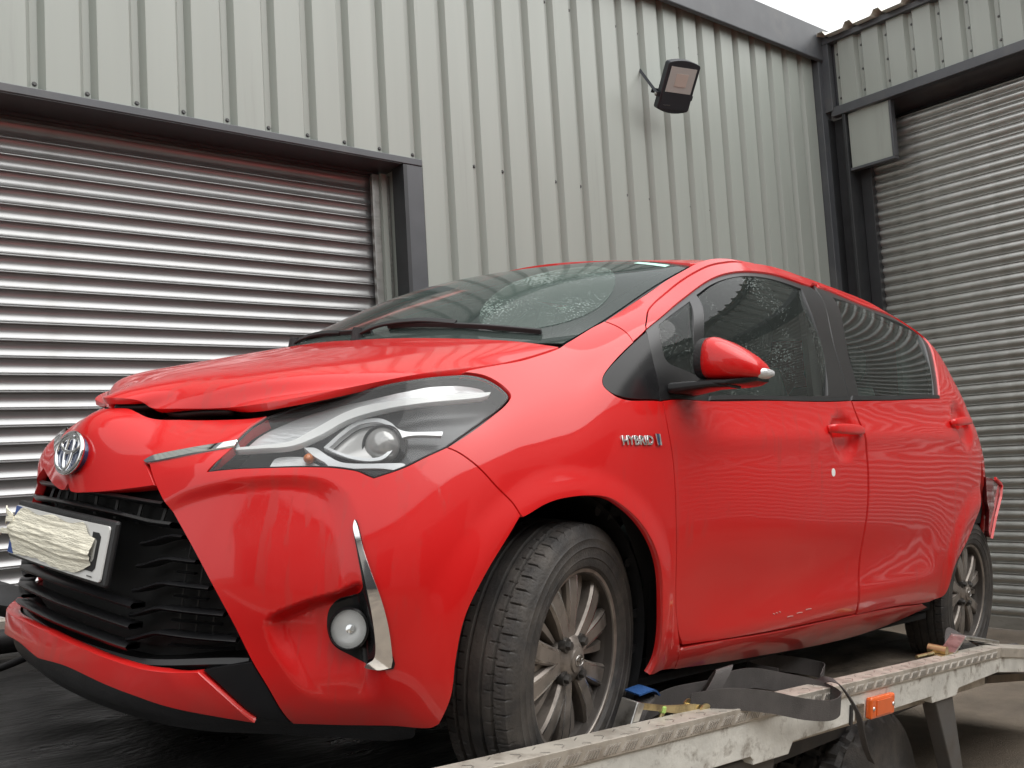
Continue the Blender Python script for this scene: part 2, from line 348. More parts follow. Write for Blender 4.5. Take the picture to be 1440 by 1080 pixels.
# solid wall behind the sheets
m = MB(); m.box((X0 - 3, WY + .30, 0), (X0, WY + .6, ZTOP)); m.box((OPX + .02, WY + .06, 0), (WX + .5, WY + .30, ZTOP)); m.box((X0, WY + .06, ZL + .12), (OPX + .02, WY + .25, ZTOP))
m.build('inner_wall', M['flash'], unit)
m = MB(); m.box((X0, WY + .004 + DEP, 0), (-1.2, WY + .3, ZL)); m.build('side_wall', M['clad'], unit)
# lintel flashing: nose, underside
m = MB(); m.box((-1.2, WY - .012, ZL - .036), (OPX - .002, WY + .05, ZL)); m.build('lintel_flashing', M['flash'], unit, bevel=.003)
m = MB(); m.box((-1.2, WY - .006, ZL - .040), (OPX - .13, WY + .262, ZL - .0365)); m.box((-1.2, WY + .05, ZL - .036), (OPX - .002, WY + .26, ZL + .12)); m.build('lintel_soffit', M['flash'], unit)
m = MB(); m.box((-1.2, WY + .19, ZL - .055), (OPX - .15, WY + .25, ZL - .041)); m.build('shutter_hood', M['flash'], unit)
# jamb: black corner flashing, reveal, guide channel
JX = 2.738
m = MB(); m.box((JX, WY - .008, 0), (OPX, WY + .03, ZL - .0375)); m.build('jamb_flashing', M['flash'], unit, bevel=.003)
m = MB(); m.box((JX - .003, WY - .010, 0), (JX + .02, WY + .10, ZL - .041)); m.build('jamb_return', M['steel_col'], unit)
m = MB(); m.box((JX + .015, WY + .10, 0), (JX + .06, WY + .40, ZL - .041)); m.build('reveal_panel', M['clad'], unit)
m = MB(); m.box((JX - .05, WY + .135, 0), (JX - .02, WY + .1595, ZL - .06)); m.build('guide_strip', M['clad'], unit)
m = MB(); m.box((JX - .092, WY + .16, 0), (JX + .014, WY + .185, ZL - .06)); m.box((JX - .092, WY + .225, 0), (JX + .014, WY + .24, ZL - .06)); m.box((JX - .010, WY + .185, 0), (JX + .014, WY + .215, ZL - .10)); m.build('guide_channel', M['galv2'], unit, bevel=.002)
# eaves capping and gutter face over the wall
m = MB(); m.prism([(X0, WY - .075, ZTOP - .075), (X0, WY - .075, ZEAVE), (X0, WY + .35, ZEAVE + .03), (X0, WY + .35, ZTOP - .03), (X0, WY + .03, ZTOP - .02), (X0, WY - .05, ZTOP - .085)], (WX + .08 - X0, 0, 0)); m.build('eaves_capping', M['flash'], unit, bevel=.006)
# corner post where the two walls meet
m = MB(); m.box((XR - .015, WY - .055, 0), (WX + .06, WY + .05, ZTOP - .08)); m.build('corner_flashing', M['flash'], unit, bevel=.004)

# roller shutters: every lath its own piece
def lath_mesh(length, pitch, name, m, bow=-.017):
    """convex curved lath with a rolled hook joint; x along, y out (-), z up"""
    h = pitch; P = []
    for t in np.linspace(0, 1, 15): P.append((bow * math.sin(math.pi * t) ** .8 - .001, h * (.10 + .80 * t)))
    P += [(.0, h * .915), (-.006, h * .935), (-.008, h * .965), (-.004, h * .99), (.003, h * 1.0)]
    P = [(.003, 0.0), (.0035, h * .06)] + P
    mb = MB(); k = len(P)
    V = [(x, y, z) for x in (0, length) for (y, z) in P]; F = [(i, i + 1, k + i + 1, k + i) for i in range(k - 1)]
    mb.add(V, F); return mb.mesh(name, m, angle=50)
sh1 = empty('roller_shutter'); sh1.parent = unit; sh1.location = (-1.2, WY + .205, 0)
lm1 = lath_mesh(JX - .015 + 1.2, .0714, 'slat', M['galv'], .0105)
z = .10; 
while z < ZL - .03:
    o = inst('slat', lm1, sh1, (0, RNG.normal(0, .0006), z)); o.rotation_euler = (RNG.normal(0, .012), 0, RNG.normal(0, .0003)); z += .0714
m = MB(); m.box((0, -.012, .012), (JX - .015 + 1.2, .02, .10)); m.build('bottom_rail', M['galv2'], sh1, bevel=.004)

# ------------------------------------------------------------------ right unit: wall in plane X, facing -X
unit2 = empty('warehouse_unit', loc=(WX, WY, 0))
tag(unit2, 'grey metal warehouse unit on the right with tall shutter and dark steel corner column', 'warehouse')
# local frame of unit2: u runs towards -Y, so use a rotated child space through matrices
R90 = Matrix(((0, 1, 0, 0), (-1, 0, 0, 0), (0, 0, 1, 0), (0, 0, 0, 1)))      # local x -> -Y, local y (into wall) -> +X
def u2(name, mb, mats, **k):
    o = mb.build(name, mats, unit2, **k); o.matrix_local = R90; return o
ZB2, ZT2, LEN2 = 4.02, 4.60, 6.2
sx = .14; k = 0; n2 = int(LEN2 / PITCH)
while k < n2:
    n = min(5, n2 - k)
    o = inst('cladding_panel', clad_mesh(n, ZB2 + .03, ZT2, 'cladding_panel'), unit2); o.matrix_local = R90 @ Matrix.Translation((sx + k * PITCH, 0, 0))
    for i in range(n):
        for zz in (ZB2 + .10, ZB2 + .27, ZT2 - .12):
            inst('screw', screw_me, o, (i * PITCH + .024, DEP - .001, zz))
    k += n
m = MB(); m.box((.10, -.02, ZB2 - .045), (LEN2, .05, ZB2 + .028)); u2('lintel_flashing', m, M['flash'], bevel=.004)
m = MB(); m.prism([(.45, .05, ZB2 - .02), (.45, .05, ZB2), (.45, .30, ZB2 - .06), (.45, .30, ZB2 - .09)], (LEN2, 0, 0)); u2('soffit_panel', m, M['flash'])
m = MB(); m.box((.3, .30, ZB2 - .4), (LEN2, .8, ZT2)); u2('shutter_box', m, mat('shutter_box_shade', (.01, .01, .011), .8))  # near-black colour stands in for the shadow gap above the curtain
m = MB(); m.box((.1, .05, ZB2 + .03), (LEN2, .3, ZT2 - .02)); u2('inner_wall', m, M['flash'])
m = MB()
for (a, b) in ((-.012, .012), (.135, .16)): m.box((.045 + a + .0, -.01, 0), (.045 + b, .19, ZB2 - .046))
m.box((.057, .08, 0), (.18, .10, ZB2 - .046)); u2('steel_column', m, M['steel_col'], bevel=.003)
m = MB(); m.box((.21, .14, 0), (.30, .26, ZB2 - .2)); u2('guide_channel', m, M['steel_col'], bevel=.003)
m = MB(); m.box((-.05, -.03, ZB2 + .0), (.12, .03, ZT2 + .03)); u2('corner_flashing', m, M['flash'], bevel=.003)
# motor cover box under the lintel
m = MB(); m.box((.215, .02, 3.535), (.555, .036, ZB2 - .05)); b_ = u2('cover_panel', m, M['clad'], bevel=.002)
m = MB(); m.box((.20, .012, 3.512), (.575, .07, 3.534)); m.box((.556, .012, 3.535), (.575, .07, ZB2 - .05)); u2('cover_frame', m, M['flash'], bevel=.002)
sh2 = empty('roller_shutter'); sh2.parent = unit2; sh2.matrix_local = R90 @ Matrix.Translation((.285, .205, 0))
lm2 = lath_mesh(LEN2 - .4, .0755, 'slat', M['galv2'])
z = .10
while z < ZB2 - .21:
    o = inst('slat', lm2, sh2, (0, RNG.normal(0, .0008), z)); o.rotation_euler = (RNG.normal(0, .015), 0, 0); z += .0755
m = MB(); m.box((0, -.010, .01), (LEN2 - .4, .02, .10)); m.build('bottom_rail', M['galv2'], sh2, bevel=.004)
# roof sheets of the right unit: corrugated ends over the eave, rising away
p = []
for i in range(int(LEN2 / .24)):
    u = i * .24; p += [(u, 0), (u + .06, 0), (u + .085, .04), (u + .125, .04), (u + .15, 0)]
V = [(u, y, ZT2 + .012 + d + (y + .10) * .14) for y in (-.10, 5.0) for (u, d) in p]; kk = len(p)
m = MB(); m.add(V, [(i, i + 1, kk + i + 1, kk + i) for i in range(kk - 1)]); V = [(a, b, c - .006) for a, b, c in V]; m.add(V, [(i, i + 1, kk + i + 1, kk + i) for i in range(kk - 1)])
o = u2('roof_sheet', m, M['roofsheet'])
m = MB(); m.box((.0, -.035, ZT2 - .03), (LEN2, .05, ZT2 + .010)); u2('eaves_flashing', m, M['flash'])
m = MB(); m.box((-.0, .9, 4.4), (.02, 5.0, 5.1)); u2('gable_flashing', m, M['roofsheet'])

# ------------------------------------------------------------------ floodlight on the left wall
fl = empty('floodlight'); tag(fl, 'black LED floodlight with glass panel fixed to ribbed wall', 'floodlight')
FLW, FLH = .245, .30
rot = Matrix.Rotation(math.radians(-18), 4, 'Y') @ Matrix.Rotation(math.radians(-38), 4, 'X')
fl.matrix_world = Matrix.Translation((4.735, 3.85, 3.74)) @ Matrix.Rotation(math.radians(-14), 4, 'Z') @ Matrix.Rotation(math.radians(36), 4, 'X')
# local: face towards -Y, x width, z height
def rrect(w_, h_, bulge, n=9):
    pts = [(-w_ / 2 + .01, -h_ / 2 - 0), ]
    pts = []
    for t in np.linspace(-1, 1, n): pts.append((t * (w_ / 2 - .008), -h_ / 2 - bulge * (1 - t * t)))
    pts += [(w_ / 2, -h_ / 2 + .012), (w_ / 2, h_ / 2 - .012)]
    for t in np.linspace(1, -1, n): pts.append((t * (w_ / 2 - .008), h_ / 2 + bulge * (1 - t * t)))
    pts += [(-w_ / 2, h_ / 2 - .012), (-w_ / 2, -h_ / 2 + .012)]
    return pts
m = MB(); pr = [(x, 0, z_) for x, z_ in rrect(FLW, FLH, .02)]; m.prism(pr, (0, .05, 0))
for i in range(6): m.box((-.08 + i * .03, .05, -.11), (-.07 + i * .03, .07, .11))
m.build('housing', M['lampbody'], fl, bevel=.005)
m = MB(); m.box((-.098, -.004, -.035), (.098, -.0005, .125)); gl_ = m.build('glass_panel', M['lampglass'], fl)
m = MB(); m.box((-.045, -.0065, .005), (.045, -.0043, .085)); m.build('led_board', M['led'], fl)
m = MB(); m.box((-.112, -.004, -.145), (.112, 0, -.042)); m.build('driver_cover', M['lampbody'], fl, bevel=.002)
m = MB(); m.tube([(-.085, -.0045, -.118), (-.07, -.0045, -.121), (-.055, -.0045, -.117), (-.042, -.0045, -.123), (-.032, -.0045, -.115)], .0015, 5); m.build('maker_mark', M['mud'], fl)
m = MB(); m.tube([(-.135, .02, -.06), (-.135, .30, .02)], .012, 4); m.box((-.145, .01, -.075), (-.108, .03, -.045)); m.box((.1225, .01, -.075), (.134, .03, -.045)); m.box((-.14, .085, -.07), (.12, .095, -.04)); m.build('bracket', M['lampbody'], fl)
m = MB(); m.tube([(-.11, .02, -.06), (-.155, .02, -.06)], .01, 8); m.build('bracket_bolt', M['zinc'], fl)

# ------------------------------------------------------------------ the yard behind the camera (seen only as reflections in paint and glass)
opp = empty('industrial_unit', loc=(-2, -6.5, 0)); tag(opp, 'tall grey industrial unit across the narrow yard facing the car', 'building')
m = MB(); m.box((-22, -10, 0), (34, 0, 6.2)); m.build('wall', M['conc'], opp)
m = MB(); m.prism([(-22.4, .4, 6.2), (-22.4, -5, 7.2), (-22.4, -10.4, 6.2)], (56.8, 0, 0)); m.build('roof', M['flash'], opp)
for i in range(5):
    m = MB(); m.box((-18 + i * 9, .002, 0), (-18 + i * 9 + 5.0, .04, 4.2)); m.build('shutter_door', M['steel_col'], opp)
# ------------------------------------------------------------------ recovery truck bed (its frame is the car's: nose-up and leaning)
CM = [[0.98952675, -0.11882866, 0.08195463], [0.12575634, 0.98838743, -0.08529727], [-0.07086717, 0.09471024, 0.99297926]]
CARM = Matrix(((CM[0][0], CM[0][1], CM[0][2], 1.31744371), (CM[1][0], CM[1][1], CM[1][2], 2.38457576), (CM[2][0], CM[2][1], CM[2][2], .77048237), (0, 0, 0, 1)))
truck = empty('recovery_truck', CARM); tag(truck, 'flatbed recovery truck with chipped white side rail and wet dark deck', 'truck')
RD = np.array([2.486, -.12, -.040]); RD /= np.linalg.norm(RD); RY = np.array([.0482, .9988, 0.]); RZ = np.cross(RD, RY)
RO = np.array([0., -.9367, .1444])
def rp(s, y, z): return RO + RD * s + RY * y + RZ * z
def rbox(mb, s0, s1, y0, y1, z0, z1, mi=0):
    c = [rp(s, y, z) for z in (z0, z1) for (s, y) in ((s0, y0), (s1, y0), (s1, y1), (s0, y1))]
    return mb.add(c, [(0, 3, 2, 1), (4, 5, 6, 7), (0, 1, 5, 4), (1, 2, 6, 5), (2, 3, 7, 6), (3, 0, 4, 7)], mi)
SEND = 2.13
# deck: one wet sheet with buckled board relief
nx, ny = 150, 110
xs = np.linspace(-2.6, 2.75, nx); ys = np.linspace(-.86, 1.20, ny)
X, Y = np.meshgrid(xs, ys, indexing='ij')
def fbm(x, y, seed):
    r = np.random.default_rng(seed); z = 0
    for i in range(26):
        fx, fy, ph = r.normal(0, 5), r.normal(0, 26), r.uniform(0, 6.28); z = z + np.sin(fx * x + fy * y + ph) / (1 + .05 * (fx * fx + fy * fy) ** .5)
    return z
Z = -.004 + .0016 * fbm(X, Y, 3) * ss(.9, 0, abs(Y) * .2)
V = np.stack([X, Y, Z], -1).reshape(-1, 3); F = [(i * ny + j, (i + 1) * ny + j, (i + 1) * ny + j + 1, i * ny + j + 1) for i in range(nx - 1) for j in range(ny - 1)]
cut = int(nx * .56)
m = MB(); m.add(V, F[:cut * (ny - 1)]); m.build('deck', M['deckwet'], truck, smooth=True)
m = MB(); m.add(V, F[cut * (ny - 1):]); m.build('deck', M['deckwood'], truck, smooth=True)
m = MB(); m.box((-2.6, -.84, -.10), (2.75, 1.18, -.03)); m.build('deck_frame', M['chassis'], truck)
# side rails
M['tread_glint'] = mat('glint_tread_bar', (.62, .60, .57), .3, .9)  # brighter than the plate: bar highlights put into the colour
def rail(parent, flip):
    def fx(mb):
        if flip:
            for i, v in enumerate(mb.v):
                v = v.copy(); v[:, 1] = .34 - v[:, 1] + .0; v[:, 2] -= .085; mb.v[i] = v
        return mb
    r_ = MB(); pts = [(-2.6, -.118), (.50, -.118), (.515, -.128), (.515, -.140), (.68, -.140), (.70, -.112), (1.55, -.100), (1.56, -.122), (1.75, -.120), (1.77, -.098), (SEND, -.082), (SEND, 0), (-2.6, 0)]
    r_.prism([rp(s, .004, z - .001) for s, z in pts], RY * .05); fx(r_).build('side_rail', M['bedpaint'], parent, bevel=.002)
    t_ = MB(); rbox(t_, -2.6, SEND, 0, .055, .0, .005); rbox(t_, -2.6, SEND, -.001, .004, -.031, .0055); rbox(t_, -2.6, SEND, .051, .055, -.14, .0)
    tp = fx(t_).build('tread_plate', M['tread'], parent, bevel=.0015)
    b_ = MB(); s = -1.2; k = 0
    while s < SEND - .05:
        for i in range(5):
            a = s + i * .0088
            c = [rp(a, -.001, -.024), rp(a + .0034, -.001, -.024), rp(a + .0034 + .013, -.001, -.006), rp(a + .013, -.001, -.006)]
            b_.prism(c, -RY * .0024)
        for i in range(2):
            y0 = .010 + .022 * i; sg = 1 if (i + k) % 2 else -1
            c = [rp(s + .006, y0, .005), rp(s + .022, y0 + sg * .009, .005), rp(s + .024, y0 + sg * .009 + .003, .005), rp(s + .008, y0 + .003, .005)]
            b_.prism(c, RZ * .0014)
        s += .060; k += 1
    bo = fx(b_).build('tread_pattern', M['tread_glint'], tp); bo['kind'] = 'stuff'
rail(truck, False); rail(truck, True)
# ramp tail beyond the bend
m = MB(); e0 = rp(SEND, 0, 0); td = np.array([.955, -.03, -.115]); td /= np.linalg.norm(td)
def tail(s, y, z): return e0 + td * s + RY * y + np.array([0, 0, 1.]) * z
def tbox(mb, s0, s1, y0, y1, z0, z1):
    c = [tail(s, y, z) for z in (z0, z1) for (s, y) in ((s0, y0), (s1, y0), (s1, y1), (s0, y1))]
    mb.add(c, [(0, 3, 2, 1), (4, 5, 6, 7), (0, 1, 5, 4), (1, 2, 6, 5), (2, 3, 7, 6), (3, 0, 4, 7)])
tbox(m, .004, 1.3, .004, .05, -.085, -.001); m.build('tail_rail', M['bedpaint'], truck, bevel=.002)
m = MB(); tbox(m, .002, 1.3, 0, .10, 0, .004); tbox(m, .002, 1.3, -.001, .0035, -.03, .004); m.build('tail_tread_plate', M['tread'], truck, bevel=.0015)
m = MB(); c = [tail(.0, .10, -.12), tail(1.3, .10, -.10), tail(1.3, 2.1, -.10), tail(.0, 2.1, -.12)]; m.prism(c, (0, 0, -.03)); m.build('tail_deck', M['deckwood'], truck)
# side marker lamp
mk = empty('marker_lamp'); mk.parent = truck
m = MB(); rbox(m, 1.095, 1.245, -.016, .004, -.108, -.048); m.build('lamp_body', M['orange'], mk, bevel=.006)
m = MB(); rbox(m, 1.125, 1.215, -.0185, -.016, -.100, -.056); m.build('lamp_lens', M['orange'], mk, bevel=.002)
for s in (1.108, 1.232):
    m = MB(); m.lathe([(0, 0), (.006, 0), (.005, .003), (0, .004)], 10, 'y', mtx=Matrix.Translation(Vector(rp(s, -.016, -.078))) @ Matrix.Rotation(math.pi, 4, 'Z')); m.build('screw', M['zinc'], mk)
m = MB(); rbox(m, 1.035, 1.072, -.004, .004, -.105, -.062); m.build('reflector_plate', M['timber'], truck)
m = MB(); rbox(m, 1.0, 1.012, -.002, .004, -.112, -.058); m.build('slot_plate', M['chassis'], truck)
# under-frame: chassis rail, hangers, wheel, mudguard
m = MB(); m.box((-2.6, -.42, -.34), (2.4, -.34, -.10)); m.box((-2.6, .34, -.34), (2.4, .42, -.10)); m.build('chassis_rail', M['chassis'], truck)
m = MB(); m.prism([rp(1.60, .012, -.118), rp(1.74, .012, -.118), rp(1.93, .012, -.56), rp(1.88, .012, -.56)], RY * .05); m.build('frame_hanger', M['mud'], truck, bevel=.004)
m = MB(); m.prism([rp(.36, .03, -.135), rp(.66, .03, -.138), rp(.62, .03, -.62), rp(.40, .03, -.62)], RY * .06); m.build('mudguard_stay', M['mud'], truck, bevel=.004)
m = MB(); m.box((-.5, -.80, -.50), (.3, -.30, -.12)); m.build('tool_locker', M['chassis'], truck, bevel=.01)
def truck_tyre():
    prof = [(.185, -.02), (.20, -.012), (.235, -.004), (.285, .0), (.325, .012), (.352, .03)]
    V = []; kk = 200; outer = [(.352, .03), (.362, .045), (.362, .085), (.352, .09), (.352, .10), (.362, .105), (.362, .145), (.352, .15), (.352, .16), (.362, .165), (.362, .205), (.34, .225), (.28, .235)]
    P = prof + outer; A = np.linspace(0, 2 * np.pi, kk, endpoint=False); mb = MB(); n = len(P)
    V = []
    for i, (r, h) in enumerate(P):
        for j, a_ in enumerate(A):
            rr = r
            if r > .338 and (j + 3 * (i % 3)) % 9 < 2: rr = r - .014
            V.append((rr * math.cos(a_), h, rr * math.sin(a_)))
    F = [(i * kk + j, i * kk + (j + 1) % kk, (i + 1) * kk + (j + 1) % kk, (i + 1) * kk + j) for i in range(n - 1) for j in range(kk)]
    mb.add(V, F); return mb.mesh('tyre', M['tyre'], angle=30)
tt = truck_tyre()
for (x, y, s) in ((1.46, -.90, 1), (1.46, .86, -1)):
    wv = empty('wheel'); wv.parent = truck; wv.matrix_local = Matrix.Translation((x, y, -.405)) @ (Matrix.Identity(4) if s > 0 else Matrix.Rotation(math.pi, 4, 'Z'))
    inst('tyre', tt, wv)
    m = MB(); m.lathe([(0, .05), (.08, .05), (.09, .02), (.12, .015), (.15, .05), (.175, -.004), (.19, -.01), (.195, .0), (.18, .03), (.17, .12)], 40, 'y'); m.build('rim', M['mud'], wv, angle=35)

# ------------------------------------------------------------------ things lying on the bed
def place(o): o.matrix_world = CARM; return o
# long loop of black webbing thrown over the rail
rs = place(empty('ratchet_strap')); tag(rs, 'black ratchet strap with zinc ratchet lying looped over the white rail', 'ratchet strap')
W_ = np.array([.004, .0, .052])
P1 = [(.10, -.845, .045), (.12, -.82, .075), (.22, -.80, .11), (.36, -.80, .14), (.478, -.85, .158), (.58, -.85, .166), (.698, -.85, .158), (.80, -.88, .138), (.87, -.95, .122), (.86, -1.015, .108), (.77, -1.035, .105), (.64, -1.025, .125), (.51, -.99, .155), (.41, -.94, .165), (.34, -.88, .15)]
m = MB(); cpts = cubic(P1, 90); m.ribbon(cpts, W_, .0022); m.build('webbing', M['webbing'], rs, smooth=False)
P2 = [(.34, -.885, .115), (.39, -.90, .165), (.43, -.905, .205), (.455, -.90, .225), (.47, -.88, .21), (.47, -.85, .16), (.48, -.82, .12)]
m = MB(); m.ribbon(cubic(P2, 30), np.array([.058, -.012, .008]), .0025); m.build('webbing_fold', M['webbing'], rs)
P3 = [(.98, -.90, .115), (1.12, -.84, .10), (1.24, -.78, .095), (1.20, -.68, .10), (1.06, -.64, .11), (.94, -.70, .115), (.92, -.80, .12)]
m = MB(); m.ribbon(cubic(P3, 50), np.array([.004, 0, .050]), .0022); m.build('webbing_loop', M['webbing'], rs)
P4 = [(.90, -.93, .135), (.88, -.97, .155), (.87, -1.01, .148), (.875, -1.055, .09), (.90, -1.06, .03), (.935, -1.058, -.02), (.97, -1.06, -.06)]
c4 = cubic(P4, 46); tw = np.linspace(0, 1, len(c4))[:, None]; wv4 = np.array([.034, .03, .004]) * (1 - tw) + np.array([.005, .022, .004]) * tw
m = MB(); m.ribbon(c4, wv4, .0022); m.build('webbing_tail', M['webbing'], rs)
# ratchet: two side plates, drum, ladder bars, pawl
rt = empty('ratchet'); rt.parent = rs; rt.matrix_local = Matrix.Translation((.125, -.872, .178)) @ Matrix.Rotation(math.radians(-5), 4, 'Z') @ Matrix.Rotation(math.radians(9), 4, 'Y')
m = MB(); m.prism([(0, -.012, -.004), (.12, -.012, -.010), (.22, -.012, -.018), (.40, -.012, -.012), (.42, -.012, .004), (.20, -.012, .012), (.10, -.012, .006), (0, -.012, .010)], (0, .003, 0)); m.build('side_plate', M['brass'], rt, bevel=.001)
m = MB(); m.prism([(-.035, -.014, -.11), (-.012, -.014, -.11), (.02, -.014, .008), (-.005, -.014, .012)], (0, .05, 0)); m.build('handle_plate', M['zinc'], rt, bevel=.003)
for x in (.10, .165, .195):
    m = MB(); m.tube([(x - .02, -.004, -.10), (x, -.004, 0)], .006, 8); m.build('ladder_bar', M['brass'], rt)
m = MB(); m.lathe([(0, -.02), (.022, -.02), (.022, -.016), (.012, -.016), (.012, .03), (.022, .03), (.022, .034), (0, .034)], 16, 'y', mtx=Matrix.Translation((.24, 0, -.006))); m.build('drum', M['brass'], rt, angle=30)
m = MB(); m.lathe([(0, -.012), (.014, -.012), (.014, .012), (0, .012)], 6, 'z', mtx=Matrix.Translation((.365, -.005, .006))); m.tube([(.0, .0, -.075), (.03, .004, -.09), (.06, .0, -.075)], .008, 8); m.build('bolt', M['zinc'], rt)
m = MB(); m.box((.085, -.015, -.012), (.098, .0, .004)); m.build('tag', mat('lime_tag', (.42, .62, .16), .5), rt, bevel=.003)
m = MB(); m.box((.34, -.018, -.026), (.385, .0, -.006)); m.build('release_tab', M['amber'], rt, bevel=.004)
# blue strap round the wheel, on the deck
bs = place(empty('wheel_strap')); tag(bs, 'blue webbing wheel strap with black sleeve behind the front tyre', 'strap')
P = [(.12, -.70, .05), (.17, -.76, .15), (.215, -.80, .178), (.26, -.81, .185), (.30, -.80, .165), (.31, -.79, .12)]
m = MB(); m.ribbon(cubic(P[2:5], 12), np.array([0.01, .05, .0]), .004); m.build('webbing', M['bluestrap'], bs)
m = MB(); m.ribbon(cubic([(.285, -.80, .165), (.20, -.83, .14), (.13, -.85, .09), (.10, -.85, .02)], 24), np.array([.02, .05, .0]), .006); m.build('sleeve', M['webbing'], bs)
m = MB(); m.ribbon(cubic([(.42, -.74, .10), (.55, -.72, .118), (.62, -.74, .10)], 12), np.array([.01, .05, 0]), .004); m.tube([(.62, -.80, .09), (.64, -.80, .14)], .008, 8); m.build('strap_end', M['bluestrap'], bs)
# second ratchet at the rear wheel
r2 = place(empty('ratchet_strap')); tag(r2, 'yellow zinc ratchet handle on the rail end beside the rear wheel', 'ratchet strap')
m = MB()
c2 = [np.array(p) for p in [(1.80, -.965, .122), (1.86, -.96, .135), (1.935, -.955, .158), (2.10, -.965, .135), (2.24, -.975, .112)]]
m.ribbon(cubic(c2[:3], 12), np.array([.004, .05, .0]), .006); m.build('handle_arm', M['zinc'], r2)
m = MB(); m.ribbon(np.array(c2[2:]), np.array([.0, .055, .0]), .014); m.build('handle_grip', M['zinc'], r2, bevel=.003)
m = MB(); m.lathe([(0, -.03), (.016, -.03), (.016, .03), (0, .03)], 12, 'y', mtx=Matrix.Translation((1.74, -.955, .135))); m.box((1.70, -.985, .115), (1.85, -.94, .124)); m.tube([(1.62, -.93, .12), (1.70, -.955, .128)], .006, 6); m.build('ratchet_body', M['brass'], r2, angle=30)
m = MB(); m.ribbon(cubic([(1.95, -.93, .09), (2.05, -.90, .15), (2.16, -.90, .13), (2.28, -.93, .075), (2.5, -.94, .05), (2.72, -.95, .035)], 40), np.array([.0, .05, .02]), .003); m.build('webbing', M['webbing'], r2)
# winch gear at the far front corner
tb = place(empty('timber_block')); tag(tb, 'worn brown timber block on the deck in front of the bumper', 'block')
m = MB(); m.box((-.84, .66, .0), (-.68, .80, .075)); m.build('block', M['timber'], tb, bevel=.008)
tow = place(empty('tow_bar')); tag(tow, 'dark steel tow bar lying across the deck beyond the bumper', 'tow bar')
m = MB(); m.tube([(-1.1, .92, .05), (-.40, 1.02, .05)], .038, 12); m.build('bar', M['chassis'], tow, angle=40)
m = MB(); m.lathe([(0, -.05), (.05, -.05), (.062, -.03), (.062, .03), (.05, .05), (0, .05)], 18, 'x', mtx=Matrix.Translation((-.80, .93, .06))); m.build('roller', M['timber'], tow, angle=35)
wr = place(empty('winch_rope')); tag(wr, 'thin black winch rope running under the front of the car', 'rope')
m = MB(); m.tube(cubic([(-1.6, .30, .03), (-.9, .60, .02), (-.65, .72, .04), (-.45, .80, .07), (-.2, .80, .09)], 30), .011, 8); m.build('rope', M['black_rubber'], wr, smooth=True)
